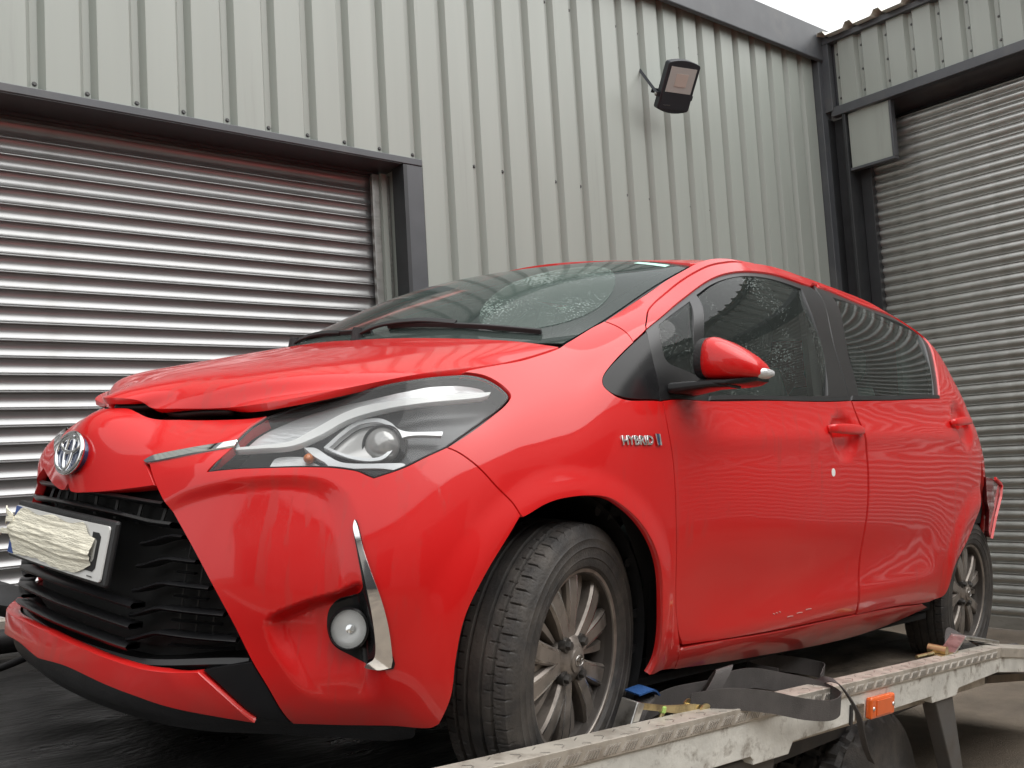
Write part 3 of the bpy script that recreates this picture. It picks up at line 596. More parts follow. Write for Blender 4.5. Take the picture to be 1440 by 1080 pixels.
# ---- smooth half-shell of the body: stations x rows
ST=[
[(-.79,0,.165),(-.818,0,.205),(-.813,0,.29),(-.808,0,.38),(-.806,0,.46),(-.803,0,.535),(-.80,0,.60),(-.796,0,.66),(-.786,0,.71),(-.762,0,.748),(-.728,0,.77)],
[(-.778,.18,.165),(-.805,.18,.205),(-.802,.18,.29),(-.796,.18,.38),(-.791,.18,.46),(-.784,.18,.535),(-.772,.18,.60),(-.757,.18,.655),(-.735,.18,.70),(-.70,.18,.732),(-.668,.18,.752)],
[(-.745,.33,.165),(-.772,.33,.205),(-.775,.33,.29),(-.773,.33,.38),(-.768,.33,.46),(-.758,.33,.535),(-.742,.33,.60),(-.724,.33,.655),(-.690,.33,.70),(-.648,.33,.733),(-.612,.33,.756)],
[(-.68,.45,.165),(-.70,.455,.205),(-.715,.455,.29),(-.72,.455,.38),(-.718,.455,.46),(-.71,.455,.535),(-.70,.455,.60),(-.685,.452,.66),(-.655,.44,.70),(-.615,.425,.738),(-.572,.415,.77)],
[(-.60,.53,.165),(-.62,.54,.205),(-.64,.545,.29),(-.652,.548,.38),(-.652,.55,.46),(-.642,.55,.535),(-.627,.548,.605),(-.608,.545,.665),(-.58,.53,.71),(-.545,.505,.752),(-.503,.485,.803)],
[(-.52,.61,.165),(-.54,.62,.205),(-.565,.63,.29),(-.58,.635,.38),(-.58,.637,.46),(-.568,.637,.535),(-.55,.633,.61),(-.527,.628,.675),(-.505,.62,.725),(-.468,.597,.772),(-.43,.57,.833)],
[(-.45,.69,.165),(-.47,.70,.205),(-.50,.71,.29),(-.515,.715,.38),(-.517,.718,.46),(-.505,.717,.535),(-.483,.712,.61),(-.455,.703,.68),(-.43,.69,.738),(-.405,.672,.792),(-.368,.636,.860)],
[(-.40,.75,.165),(-.42,.762,.205),(-.435,.772,.29),(-.445,.777,.38),(-.447,.78,.46),(-.435,.779,.535),(-.41,.773,.61),(-.378,.762,.685),(-.345,.742,.752),(-.31,.71,.815),(-.265,.655,.891)],
[(-.36,.785,.165),(-.375,.797,.205),(-.385,.805,.29),(-.388,.809,.38),(-.385,.811,.46),(-.37,.81,.535),(-.345,.803,.61),(-.31,.79,.69),(-.27,.766,.765),(-.225,.727,.835),(-.17,.668,.912)],
[(-.29,.80,.165),(-.30,.812,.205),(-.305,.820,.29),(-.303,.824,.38),(-.297,.826,.46),(-.283,.825,.535),(-.26,.818,.615),(-.225,.804,.70),(-.18,.778,.785),(-.13,.736,.862),(-.06,.668,.945)],
[(-.12,.805,.165),(-.125,.818,.21),(-.125,.83,.29),(-.12,.835,.38),(-.112,.838,.46),(-.10,.838,.54),(-.085,.832,.63),(-.062,.818,.725),(-.03,.79,.82),(.005,.742,.905),(.05,.662,.985)],
[(.1,.80,.17),(.1,.815,.215),(.1,.83,.30),(.1,.838,.39),(.1,.843,.48),(.1,.843,.575),(.1,.836,.68),(.105,.82,.79),(.115,.788,.895),(.13,.735,.975),(.15,.648,1.024)],
[(.26,.785,.175),(.26,.805,.22),(.26,.825,.30),(.26,.835,.40),(.26,.842,.50),(.26,.843,.61),(.26,.835,.735),(.26,.815,.855),(.265,.775,.965),(.28,.72,1.053),(.31,.616,1.097)],
[(.5,.762,.162),(.5,.80,.225),(.5,.82,.305),(.5,.832,.405),(.5,.84,.52),(.5,.842,.65),(.5,.832,.79),(.5,.808,.90),(.505,.765,1.025),(.515,.705,1.137),(.54,.569,1.204)],
[(.85,.755,.162),(.85,.80,.225),(.85,.82,.305),(.85,.832,.41),(.85,.841,.53),(.85,.843,.67),(.85,.832,.81),(.85,.808,.925),(.85,.755,1.08),(.85,.685,1.225),(.85,.525,1.345)],
[(1.2,.755,.162),(1.2,.80,.225),(1.2,.82,.305),(1.2,.832,.41),(1.2,.841,.53),(1.2,.843,.67),(1.2,.832,.82),(1.2,.805,.945),(1.2,.745,1.11),(1.2,.665,1.275),(1.2,.53,1.392)],
[(1.6,.755,.162),(1.6,.80,.225),(1.6,.82,.305),(1.6,.832,.41),(1.6,.841,.53),(1.6,.844,.675),(1.6,.832,.83),(1.6,.80,.98),(1.6,.74,1.13),(1.6,.66,1.29),(1.6,.53,1.402)],
[(2.0,.755,.168),(2.0,.80,.23),(2.0,.823,.31),(2.0,.835,.415),(2.0,.843,.535),(2.0,.845,.68),(2.0,.832,.84),(2.0,.795,1.005),(2.0,.735,1.14),(2.0,.655,1.285),(2.0,.525,1.392)],
[(2.3,.76,.185),(2.3,.805,.245),(2.3,.828,.32),(2.3,.84,.42),(2.3,.845,.54),(2.3,.845,.69),(2.3,.831,.85),(2.3,.785,1.015),(2.3,.728,1.145),(2.3,.65,1.285),(2.3,.525,1.382)],
[(2.5,.76,.21),(2.5,.797,.255),(2.5,.82,.325),(2.5,.832,.42),(2.5,.838,.54),(2.5,.838,.69),(2.5,.822,.85),(2.5,.772,1.01),(2.5,.713,1.13),(2.5,.635,1.262),(2.5,.505,1.353)],
[(2.65,.735,.22),(2.65,.77,.26),(2.65,.79,.33),(2.65,.803,.42),(2.65,.81,.54),(2.65,.81,.69),(2.65,.795,.83),(2.63,.738,.98),(2.61,.675,1.11),(2.59,.585,1.24),(2.57,.46,1.322)],
[(2.8,.67,.23),(2.8,.70,.27),(2.8,.72,.34),(2.8,.735,.42),(2.8,.74,.54),(2.8,.735,.68),(2.8,.715,.81),(2.74,.63,.96),(2.69,.55,1.1),(2.65,.46,1.22),(2.62,.35,1.3)],
[(2.95,.48,.24),(2.95,.5,.28),(2.95,.52,.34),(2.95,.53,.42),(2.95,.53,.54),(2.95,.52,.67),(2.95,.5,.80),(2.88,.45,.95),(2.80,.40,1.09),(2.72,.34,1.21),(2.67,.26,1.3)],
[(3.0,0,.24),(3.02,0,.28),(3.02,0,.34),(3.01,0,.42),(3.0,0,.54),(3.0,0,.67),(2.98,0,.80),(2.92,0,.95),(2.83,0,1.09),(2.74,0,1.21),(2.69,0,1.3)],
]
def _card(t):
    # second-derivative matrix of natural cubic spline for knots t: M = K @ data
    n=len(t); A=np.zeros((n,n)); B=np.zeros((n,n)); A[0,0]=A[-1,-1]=1
    h=np.diff(t)
    for i in range(1,n-1):
        A[i,i-1]=h[i-1]/6; A[i,i]=(h[i-1]+h[i])/3; A[i,i+1]=h[i]/6
        B[i,i-1]=1/h[i-1]; B[i,i]=-1/h[i-1]-1/h[i]; B[i,i+1]=1/h[i]
    return np.linalg.solve(A,B)
def weights(t,K,x):
    x=np.asarray(x,float); i=np.clip(np.searchsorted(t,x)-1,0,len(t)-2); h=t[i+1]-t[i]
    a=(t[i+1]-x)/h; b=1-a
    W=np.zeros((len(x),len(t))); r=np.arange(len(x)); W[r,i]+=a; W[r,i+1]+=b
    ca=(a**3-a)*h*h/6; cb=(b**3-b)*h*h/6
    W+=ca[:,None]*K[i]+cb[:,None]*K[i+1]
    return W
class Shell:
    def __init__(s):
        D=np.array(ST,float)
        mid=D[:,4]
        a=np.concatenate([[0],np.cumsum(np.linalg.norm(np.diff(mid,axis=0),axis=1))])
        mir=D[1:4][::-1]*[1,-1,1]
        D=np.concatenate([mir,D]); a=np.concatenate([-a[1:4][::-1],a])
        m2=D[-4:-1][::-1]*[1,-1,1]
        D=np.concatenate([D,m2]); a=np.concatenate([a,2*a[-1]-a[-4:-1][::-1]])
        s.ta=a; s.tv=np.arange(11.0)*.1; s.D=D; s.amax=a[-4]
        s.Ka=_card(s.ta); s.Kv=_card(s.tv)
    def __call__(s,q):
        q=np.asarray(q,float)
        Wa=weights(s.ta,s.Ka,q[:,0]); Wv=weights(s.tv,s.Kv,q[:,1])
        P=np.einsum('ni,ijk,nj->nk',Wa,s.D,Wv)
        P[:,1]*=-1
        return P
    def normal(s,q,e=1e-3):
        q=np.asarray(q,float)
        du=s(q+[e,0])-s(q-[e,0]); dv=s(q+[0,e])-s(q-[0,e])
        n=np.cross(du,dv); n/=np.linalg.norm(n,axis=1)[:,None]
        return n
SH=Shell()
# ---- panel outlines on the shell (girth in metres, height fraction[, corner])
OUT={
'headlight':[(.435,.719),(.446,.832),(.449,.934),(.46,1.006,1),(.515,1.02),(.577,1.018),(.664,1.014),(.74,1.016),(.821,1.005),(.87,.995),(.906,.988),(.936,.973),(.958,.952),(.982,.921),(.993,.898),(.981,.877),(.953,.85),(.919,.815),(.878,.765,1),(.844,.739),(.806,.705),(.756,.673,1),(.744,.679),(.722,.692),(.699,.699),(.658,.708),(.59,.713),(.507,.706),(.462,.697),(.429,.689,1)],
'bumper':[(.878,.765,1),(.844,.739),(.806,.705),(.756,.673,1),(.744,.679),(.722,.692),(.699,.699),(.658,.708),(.59,.713),(.507,.706),(.462,.697),(.429,.689,1),(.445,.747),(.456,.81,1),(.339,.749),(.245,.711,1),(.301,.624),(.394,.51),(.46,.417),(.53,.299),(.573,.212),(.606,.151),(.642,.058,1),(.732,.066),(.84,.083),(.923,.094),(.943,.108,1),(.967,.174),(.972,.246),(.982,.331),(1.008,.416),(1.034,.485),(1.079,.579,1),(1.05,.615),(.994,.662),(.939,.714),(.901,.749)],
'chrome_strip':[(.23,.717,1),(.244,.739),(.27,.755),(.321,.779),(.453,.844,1),(.459,.812,1),(.337,.752),(.278,.726),(.239,.71,1)],
'nose':[(.0,.985,1),(.046,1.019),(.067,1.027),(.097,1.01),(.134,.983),(.16,.981),(.216,1.011),(.457,1.008,1),(.445,.94),(.445,.851,1),(.318,.784),(.268,.76),(.242,.744),(.227,.718,1),(.252,.686),(.292,.63,1),(.236,.613),(.164,.594),(.093,.58),(.021,.574),(.0,.6,1)],
'lip':[(.0,.195,1),(.155,.19),(.284,.184),(.378,.18),(.474,.187,1),(.506,.159),(.537,.126),(.573,.075,1),(.493,.091),(.413,.105),(.339,.121),(.198,.136),(.113,.139),(.0,.13,1)],
'lip_side':[(.478,.187,1),(.529,.2),(.573,.209,1),(.606,.148),(.638,.062,1),(.606,.065),(.578,.075,1),(.537,.13),(.508,.162)],
'fender':[(.879,.765,1),(.901,.749),(.939,.714),(.994,.662),(1.05,.615),(1.079,.579,1),(1.086,.574),(1.142,.599),(1.193,.608),(1.271,.604),(1.361,.582),(1.428,.544),(1.497,.489),(1.551,.429),(1.586,.363),(1.608,.272),(1.621,.204),(1.624,.148),(1.609,.099,1),(1.745,.079,1),(1.737,.156,1),(1.712,.21),(1.681,.294),(1.649,.475),(1.635,.582),(1.621,.645),(1.615,.71,1),(1.499,.746),(1.442,.773),(1.402,.803),(1.381,.828),(1.389,.843),(1.428,.853),(1.561,.87,1),(1.556,.939),(1.554,.997,1),(1.491,1.004),(1.3,.998,1),(1.201,.992),(1.037,.995),(.965,1.002),(.91,.999),(.894,.993,1),(.906,.992),(.936,.977),(.959,.955),(.984,.923),(.997,.896),(.984,.873),(.955,.846),(.921,.81)],
'corner_trim':[(1.389,.843),(1.382,.825),(1.416,.791),(1.5,.748),(1.607,.713,1),(1.615,.753),(1.617,.804),(1.625,.878,1),(1.564,.869),(1.483,.859),(1.428,.853)],
'front_door':[(1.743,.166,1),(1.712,.21),(1.681,.294),(1.649,.475),(1.635,.582),(1.621,.645),(1.615,.711,1),(1.835,.689),(2.211,.692),(2.687,.696,1),(2.71,.639),(2.736,.566),(2.743,.476),(2.739,.373),(2.736,.25),(2.748,.151,1),(2.393,.151),(2.109,.152),(1.917,.155)],
'door_frame':[(1.635,.894),(1.708,.942),(1.88,.969),(2.131,.98),(2.296,.987),(2.399,.994),(2.675,1.012),(2.941,1.001,1),(2.807,.959,1),(2.753,.959),(2.586,.971),(2.42,.967),(2.26,.96),(2.091,.952),(1.966,.942),(1.831,.925),(1.702,.898),(1.633,.885,1)],
'window_trim':[(1.633,.885,1),(1.702,.898),(1.831,.925),(1.966,.942),(2.091,.952),(2.26,.96),(2.42,.967),(2.586,.971),(2.753,.959),(2.807,.959,1),(2.822,.945),(2.704,.824),(2.682,.697,1),(2.211,.692),(1.835,.69),(1.617,.712,1),(1.615,.753),(1.617,.804)],
'quarter_glass':[(1.689,.883,1),(1.793,.905),(1.901,.922,1),(1.83,.832),(1.801,.746,1),(1.738,.764),(1.688,.782),(1.674,.8),(1.677,.838)],
'front_glass':[(1.963,.932,1),(2.076,.943),(2.23,.95),(2.386,.955),(2.525,.953),(2.684,.938,1),(2.63,.889),(2.599,.806),(2.574,.758),(2.539,.708,1),(2.176,.702),(1.84,.7,1),(1.851,.785)],
'belt_strip':[(1.84,.7,1),(2.217,.701),(2.679,.705,1),(2.681,.696,1),(2.211,.692),(1.832,.69,1)],
'rear_door':[(2.691,.695,1),(3.052,.694),(3.517,.706,1),(3.651,.814),(3.76,.912),(3.73,.931),(3.61,.991),(3.362,1.003),(3.085,.985),(2.907,.972,1),(2.941,.998,1),(2.98,.98,1),(3.3,.98),(3.6,.98),(3.8,.98,1),(3.885,.88),(3.905,.75),(3.9,.65),(3.895,.57,1),(3.8,.42,1),(3.758,.384),(3.638,.3),(3.558,.25),(3.539,.191),(3.507,.141),(3.431,.123),(3.364,.123),(3.101,.144),(2.762,.145,1),(2.748,.25),(2.75,.373),(2.754,.476),(2.747,.566),(2.721,.639)],
'rear_trim':[(2.93,.994,1),(2.907,.972),(3.085,.985),(3.362,1.003),(3.61,.991),(3.73,.931),(3.76,.912),(3.651,.814),(3.517,.706,1),(3.052,.694),(2.692,.696,1),(2.712,.825),(2.841,.951)],
'rear_glass':[(2.942,.943,1),(3.21,.956),(3.487,.946),(3.73,.93),(3.694,.901),(3.59,.809),(3.477,.714,1),(3.064,.705),(2.764,.706,1),(2.81,.82)],
'rear_belt':[(2.707,.706,1),(3.062,.703),(3.523,.714,1),(3.516,.705,1),(3.052,.694),(2.692,.696,1)],
'sill':[(1.747,.075,1),(1.742,.152),(1.763,.156),(2.111,.145),(2.758,.142),(3.107,.135),(3.356,.116,1),(3.423,.087,1),(2.98,.013),(2.546,.009),(2.154,.037)],
'pillar':[(1.556,.995,1),(1.558,.937),(1.56,.873,1),(1.595,.877),(1.627,.885),(1.636,.898),(1.71,.946),(1.883,.972),(2.134,.982),(2.299,.99),(2.401,.996),(2.6,.982),(2.96,.984),(3.4,.984),(3.8,.985,1),(3.8,1.004,1),(3.0,1.004),(2.6,1.004),(2.35,1.004),(2.117,.996),(2.04,.995),(1.885,.998),(1.667,.997)],
'fog_bezel':[(.744,.561),(.754,.542),(.782,.464),(.812,.375),(.829,.299),(.849,.233),(.846,.221,1),(.821,.217),(.792,.218),(.762,.229),(.728,.245),(.714,.267),(.71,.299),(.715,.334),(.733,.358),(.759,.37),(.778,.386),(.783,.405),(.763,.477),(.743,.541)],
'drl':[(.743,.561),(.752,.546),(.773,.492),(.798,.434),(.822,.374),(.838,.312),(.846,.243),(.843,.224,1),(.817,.218),(.792,.223),(.81,.242),(.813,.272),(.807,.326),(.797,.375),(.778,.443),(.755,.508),(.743,.541)],
'fog_lamp':[(.788,.293),(.786,.276),(.78,.261),(.77,.251),(.758,.246),(.747,.249),(.737,.257),(.731,.271),(.729,.288),(.731,.306),(.737,.321),(.746,.332),(.757,.337),(.769,.334),(.779,.325),(.786,.31)],
'scoop':[(.602,.289),(.612,.312),(.643,.333),(.681,.356),(.731,.379),(.773,.408),(.783,.402),(.798,.359),(.811,.303),(.816,.257),(.8,.151),(.686,.14),(.622,.226)],
'front_face':[(.082,.432),(.292,.55),(.39,.623),(.495,.667),(.585,.681),(.657,.667),(.708,.63),(.739,.576),(.767,.477),(.788,.405),(.816,.295),(.826,.191),(.81,.106),(.651,-.05),(.43,.159),(.214,.451)],
'hl_band':[(.448,.828,1),(.509,.84),(.561,.851),(.599,.903),(.64,.95),(.682,.967),(.773,.963),(.954,.933,1),(.951,.926),(.931,.923),(.776,.942),(.702,.94),(.655,.922),(.614,.87),(.569,.828),(.513,.823),(.453,.816,1)],
'hl_upper':[(.473,.968),(.521,1.003),(.581,1.005),(.665,1.005),(.741,1.007),(.821,.998),(.87,.988),(.906,.979),(.94,.961),(.953,.94,1),(.772,.97),(.681,.975),(.634,.961),(.592,.914),(.554,.863),(.458,.848,1)],
'hl_low_band':[(.591,.831,1),(.613,.825),(.647,.774),(.679,.737),(.716,.728),(.798,.731),(.806,.725),(.79,.708,1),(.762,.712),(.67,.713),(.643,.746),(.62,.778)],
'hl_diamond':[(.626,.837,1),(.647,.899),(.671,.932),(.713,.931),(.746,.907),(.77,.875),(.8,.853),(.868,.84,1),(.867,.826,1),(.802,.837),(.776,.827),(.772,.779),(.757,.748),(.731,.742),(.708,.748),(.684,.765)],
'hl_bowl':[(.637,.834,1),(.655,.889),(.677,.918),(.712,.919),(.74,.898),(.762,.867),(.768,.828),(.765,.784),(.751,.759),(.727,.754),(.706,.762),(.681,.781)],
'hl_signal':[(.539,.719,1),(.536,.777),(.542,.814),(.589,.81),(.624,.758),(.65,.72),(.588,.719)],
'hl_proj':[(.771,.821),(.773,.789),(.769,.765),(.76,.752),(.748,.753),(.734,.768),(.723,.795),(.714,.832),(.71,.868),(.713,.894),(.723,.905),(.737,.901),(.751,.884),(.764,.856)],
'handle_front':[(2.704,.61),(2.69,.597),(2.661,.585),(2.62,.578),(2.574,.575),(2.531,.577),(2.495,.583),(2.473,.594),(2.468,.607),(2.48,.621),(2.508,.634),(2.549,.643),(2.596,.646),(2.641,.643),(2.677,.635),(2.699,.623)],
'handle_rear':[(3.903,.656),(3.837,.636),(3.775,.623),(3.712,.615),(3.652,.613),(3.6,.615),(3.561,.621),(3.54,.63),(3.542,.641),(3.566,.653),(3.612,.663),(3.672,.67),(3.739,.674),(3.81,.676),(3.887,.678),(3.91,.67)],
'handle_bar_f':[(2.467,.623),(2.581,.622),(2.713,.62)],
'handle_bar_r':[(3.552,.646),(3.7,.648),(3.91,.66)],
'sticker':[(2.494,.529)],
'badge':[(1.432,.684),(1.591,.636),(1.434,.694),(1.431,.674),(1.592,.645),(1.589,.625)],
'emblem':[(.0,.709)],
'plate':[(.01,.428),(.182,.484),(.19,.337)],
'scratches':[(2.18,.209),(2.248,.19),(2.47,.191)],
}
# ------------------------------------------------------------------ the car: one smooth shell, panels cut from it
def pts(key): return [tuple(p[:2]) for p in OUT[key]]
MET = np.array([1.0, 1.15])                     # rough metric of the shell parameters
def in_poly(q, poly):
    x, y = q[:, 0], q[:, 1]; px, py = poly[:, 0], poly[:, 1]; inside = np.zeros(len(q), bool); j = len(poly) - 1
    for i in range(len(poly)):
        c = ((py[i] > y) != (py[j] > y)) & (x < (px[j] - px[i]) * (y - py[i]) / (py[j] - py[i] + 1e-15) + px[i]); inside ^= c; j = i
    return inside
def poly_dist(q, poly):
    d = np.full(len(q), 1e9); n = len(poly)
    for i in range(n):
        a = poly[i]; b = poly[(i + 1) % n]; ab = b - a; t = np.clip(((q - a) @ ab) / (ab @ ab + 1e-15), 0, 1)
        d = np.minimum(d, np.linalg.norm(q - a - t[:, None] * ab, axis=1))
    return d
def smooth_poly(L, step):
    """dense outline; entries with a third value are corners"""
    n = len(L); P = [np.array(p[:2], float) * MET for p in L]; C = [len(p) > 2 for p in L]; out = []
    for i in range(n):
        a, b = P[i], P[(i + 1) % n]
        p0 = 2 * a - b if C[i] else P[i - 1]; p3 = 2 * b - a if C[(i + 1) % n] else P[(i + 2) % n]
        l = np.linalg.norm(b - a); k = max(1, int(math.ceil(l / step)))
        la = np.linalg.norm(a - p0) + 1e-9; lb = np.linalg.norm(p3 - b) + 1e-9
        ma = (b - p0) / (l + la) * l; mb_ = (p3 - a) / (l + lb) * l
        if C[i]: ma = b - a
        if C[(i + 1) % n]: mb_ = b - a
        for j in range(k):
            t = j / k; t2, t3 = t * t, t * t * t
            out.append((2 * t3 - 3 * t2 + 1) * a + (t3 - 2 * t2 + t) * ma + (-2 * t3 + 3 * t2) * b + (t3 - t2) * mb_)
    return np.array(out)
def inset(poly, g):
    n = len(poly); nx_ = np.roll(poly, -1, 0); pv = np.roll(poly, 1, 0); t = nx_ - pv; t /= np.linalg.norm(t, axis=1)[:, None] + 1e-12
    nr = np.stack([-t[:, 1], t[:, 0]], 1)
    ar = .5 * np.sum(poly[:, 0] * nx_[:, 1] - nx_[:, 0] * poly[:, 1])
    return poly + nr * g * (1 if ar > 0 else -1)
def mdist(key, q):
    p = smooth_poly(OUT[key], .02); d = poly_dist(q, p); return np.where(in_poly(q, p), d, -d)
HF, HR = np.mean(pts('handle_front'), axis=0), np.mean(pts('handle_rear'), axis=0)
def relief(q, P):
    """features pressed into the shell (metres along the outward normal)"""
    qa = np.stack([abs(q[:, 0]), q[:, 1]], 1); m = qa * MET; x, z = P[:, 0], P[:, 2]; d = np.zeros(len(q))
    for cx, cz in ((-.06, .30), (2.51, .28)):
        r = np.hypot(x - cx, z - cz) - .335
        d += .011 * (1 - ss(.0, .075, abs(r))) * (1 - ss(.02, -.03, z - .18) * 0)
    f = (qa[:, 0] < 1.15)
    if f.any():
        s = np.zeros(f.sum()); mf = m[f]
        df = mdist('front_face', mf); s -= .011 * ss(-.008, .050, df) * ss(.20, .36, z[f])
        dsc = mdist('scoop', mf); s -= .030 * ss(-.006, .030, dsc) * ss(.215, .38, z[f])
        d[f] += s
    # door: slight waist and the rocker flare
    wx = ss(.25, .55, x) * (1 - ss(1.9, 2.15, x))
    zc = .40 + .07 * ss(.4, 2.0, x)
    d += wx * (-.009 * np.exp(-((z - zc) / .10) ** 2) + .006 * np.exp(-((z - zc + .135) / .05) ** 2))
    zl = .775 + .055 * (x - .3)
    d += ss(.15, .6, x) * (1 - ss(2.4, 2.7, x)) * (.005 * np.exp(-((z - zl) / .03) ** 2) - .005 * np.exp(-((z - zl - .085) / .05) ** 2))
    for hc, ra, rv in ((HF, .108, .062), (HR, .108, .060)):
        r = np.hypot((qa[:, 0] - hc[0]) / ra, (qa[:, 1] - hc[1]) / rv); d -= .020 * (1 - ss(.45, 1.0, r))
    return d
def shell_pt(q, off=0.0, rel=True):
    q = np.atleast_2d(np.asarray(q, float)); P = SH(q); n = SH.normal(q)
    return P + n * ((relief(q, P) if rel else 0) + off)[:, None] if rel else P + n * off
def shell_pn(q, off, rel):
    e = 2e-3; P = shell_pt(q, off, rel)
    du = shell_pt(q + [e, 0], off, rel) - shell_pt(q - [e, 0], off, rel); dv = shell_pt(q + [0, e], off, rel) - shell_pt(q - [0, e], off, rel)
    n = np.cross(du, dv); n /= np.linalg.norm(n, axis=1)[:, None] + 1e-12; return P, n
def cdt(outer, holes, h):
    """triangulate an outline with even inner points"""
    loops = [outer] + list(holes); verts = []; edges = []
    for lp in loops:
        b = len(verts); verts += [tuple(p) for p in lp]; edges += [(b + i, b + (i + 1) % len(lp)) for i in range(len(lp))]
    lo, hi = outer.min(0), outer.max(0)
    gx = np.arange(lo[0] + h / 2, hi[0], h); gy = np.arange(lo[1] + h / 2, hi[1], h * .88)
    G = np.array([(x + (h / 2 if j % 2 else 0), y) for j, y in enumerate(gy) for x in gx])
    if len(G):
        k = in_poly(G, outer) & (poly_dist(G, outer) > .45 * h)
        for lp in holes: k &= ~in_poly(G, lp) & (poly_dist(G, lp) > .45 * h)
        verts += [tuple(p) for p in G[k]]
    r = delaunay_2d_cdt([Vector(v) for v in verts], edges, [], 0, 1e-6)
    V = np.array([tuple(v) for v in r[0]]); F = np.array([f for f in r[2] if len(f) == 3]); c = V[F].mean(1)
    k = in_poly(c, outer)
    for lp in holes: k &= ~in_poly(c, lp)
    return V, F[k]
def finish(name, V, Nn, F, mats, parent, mirror=True, thick=.012, loops=()):
    """panel mesh with returned edges and exact surface normals; optional mirrored twin"""
    nv = len(V); VV = [V]; NN = [Nn]; FF = [tuple(f) for f in F]
    if thick:
        from collections import Counter
        ec = Counter(); 
        for f in F:
            for i in range(3): ec[(min(f[i], f[(i + 1) % 3]), max(f[i], f[(i + 1) % 3]))] += 1
        bd = [(f[i], f[(i + 1) % 3]) for f in F for i in range(3) if ec[(min(f[i], f[(i + 1) % 3]), max(f[i], f[(i + 1) % 3]))] == 1]
        b = nv
        A = np.array([p for e in bd for p in e]); 
        top = V[A]; bot = V[A] - Nn[A] * thick
        dirs = (V[A[1::2]] - V[A[0::2]]); sn = np.cross(dirs, Nn[A[0::2]]); sn /= np.linalg.norm(sn, axis=1)[:, None] + 1e-12
        sn = np.repeat(sn, 2, 0)
        # rolled edge: blend the outer rim normal a little
        VV += [top, bot]; NN += [sn * .8 + Nn[A] * .6, sn]; n2 = len(A)
        FF += [(b + i + 1, b + i, b + n2 + i, b + n2 + i + 1) for i in range(0, n2, 2)]
    VV = np.concatenate(VV); NN = np.concatenate(NN); NN = NN / (np.linalg.norm(NN, axis=1)[:, None] + 1e-12)
    res = []
    for s in ((1, -1) if mirror else (1,)):
        me = bpy.data.meshes.new(name); v = VV * [1, s, 1]; nn = NN * [1, s, 1]; ff = FF if s > 0 else [f[::-1] for f in FF]
        me.from_pydata(v.tolist(), [], ff); me.materials.append(mats); me.shade_smooth(); me.update()
        me.normals_split_custom_set_from_vertices(nn.tolist())
        o = bpy.data.objects.new(name, me); link(o, parent if not isinstance(parent, (tuple, list)) else parent[0 if s > 0 else 1]); res.append(o)
    return res
def patch(name, key, m_, parent, off=0.0, thick=.012, h=.022, gap=.002, holes=(), mirror=True, rel=True, sym=False, skip=None, step=None, pane=False):
    L = OUT[key] if isinstance(key, str) else key
    if sym:
        half = [tuple(p) for p in L]; mir = [(-p[0],) + tuple(p[1:]) for p in half[::-1] if p[0] > .004]; L = half + mir; mirror = False
    outer = smooth_poly(L, step or h * .55)
    if gap: outer = inset(outer, gap)
    hl_ = [smooth_poly(OUT[k] if isinstance(k, str) else k, h * .55) for k in holes]
    V2, F = cdt(outer, hl_, h); q = V2 / MET
    P, n = shell_pn(q, off, rel)
    if pane:                                    # float glass: one even curvature over the whole pane
        x_, z_ = P[:, 0] - P[:, 0].mean(), P[:, 2] - P[:, 2].mean()
        A_ = np.stack([np.ones_like(x_), x_, z_, x_ * x_, x_ * z_, z_ * z_], 1); k_ = np.linalg.lstsq(A_, P[:, 1], rcond=None)[0]
        P[:, 1] = A_ @ k_; n = np.stack([k_[1] + 2 * k_[3] * x_ + k_[4] * z_, -np.ones_like(x_), k_[2] + k_[4] * x_ + 2 * k_[5] * z_], 1); n /= np.linalg.norm(n, axis=1)[:, None]
    # outward check
    f0 = F[0]; gn = np.cross(P[F[:, 1]] - P[F[:, 0]], P[F[:, 2]] - P[F[:, 0]]); flip = (gn * n[F[:, 0]]).sum(1) < 0
    F = np.where(flip[:, None], F[:, ::-1], F)
    if skip is not None:
        c = P[F].mean(1); F = F[~skip(c)]
    return finish(name, P, n, F, m_, parent, mirror, thick)

CAR = empty('hatchback_car', CARM)
tag(CAR, 'bright red five-door hatchback with raised bonnet edge and flat tyres on the truck bed', 'car')
PA = M['paint']
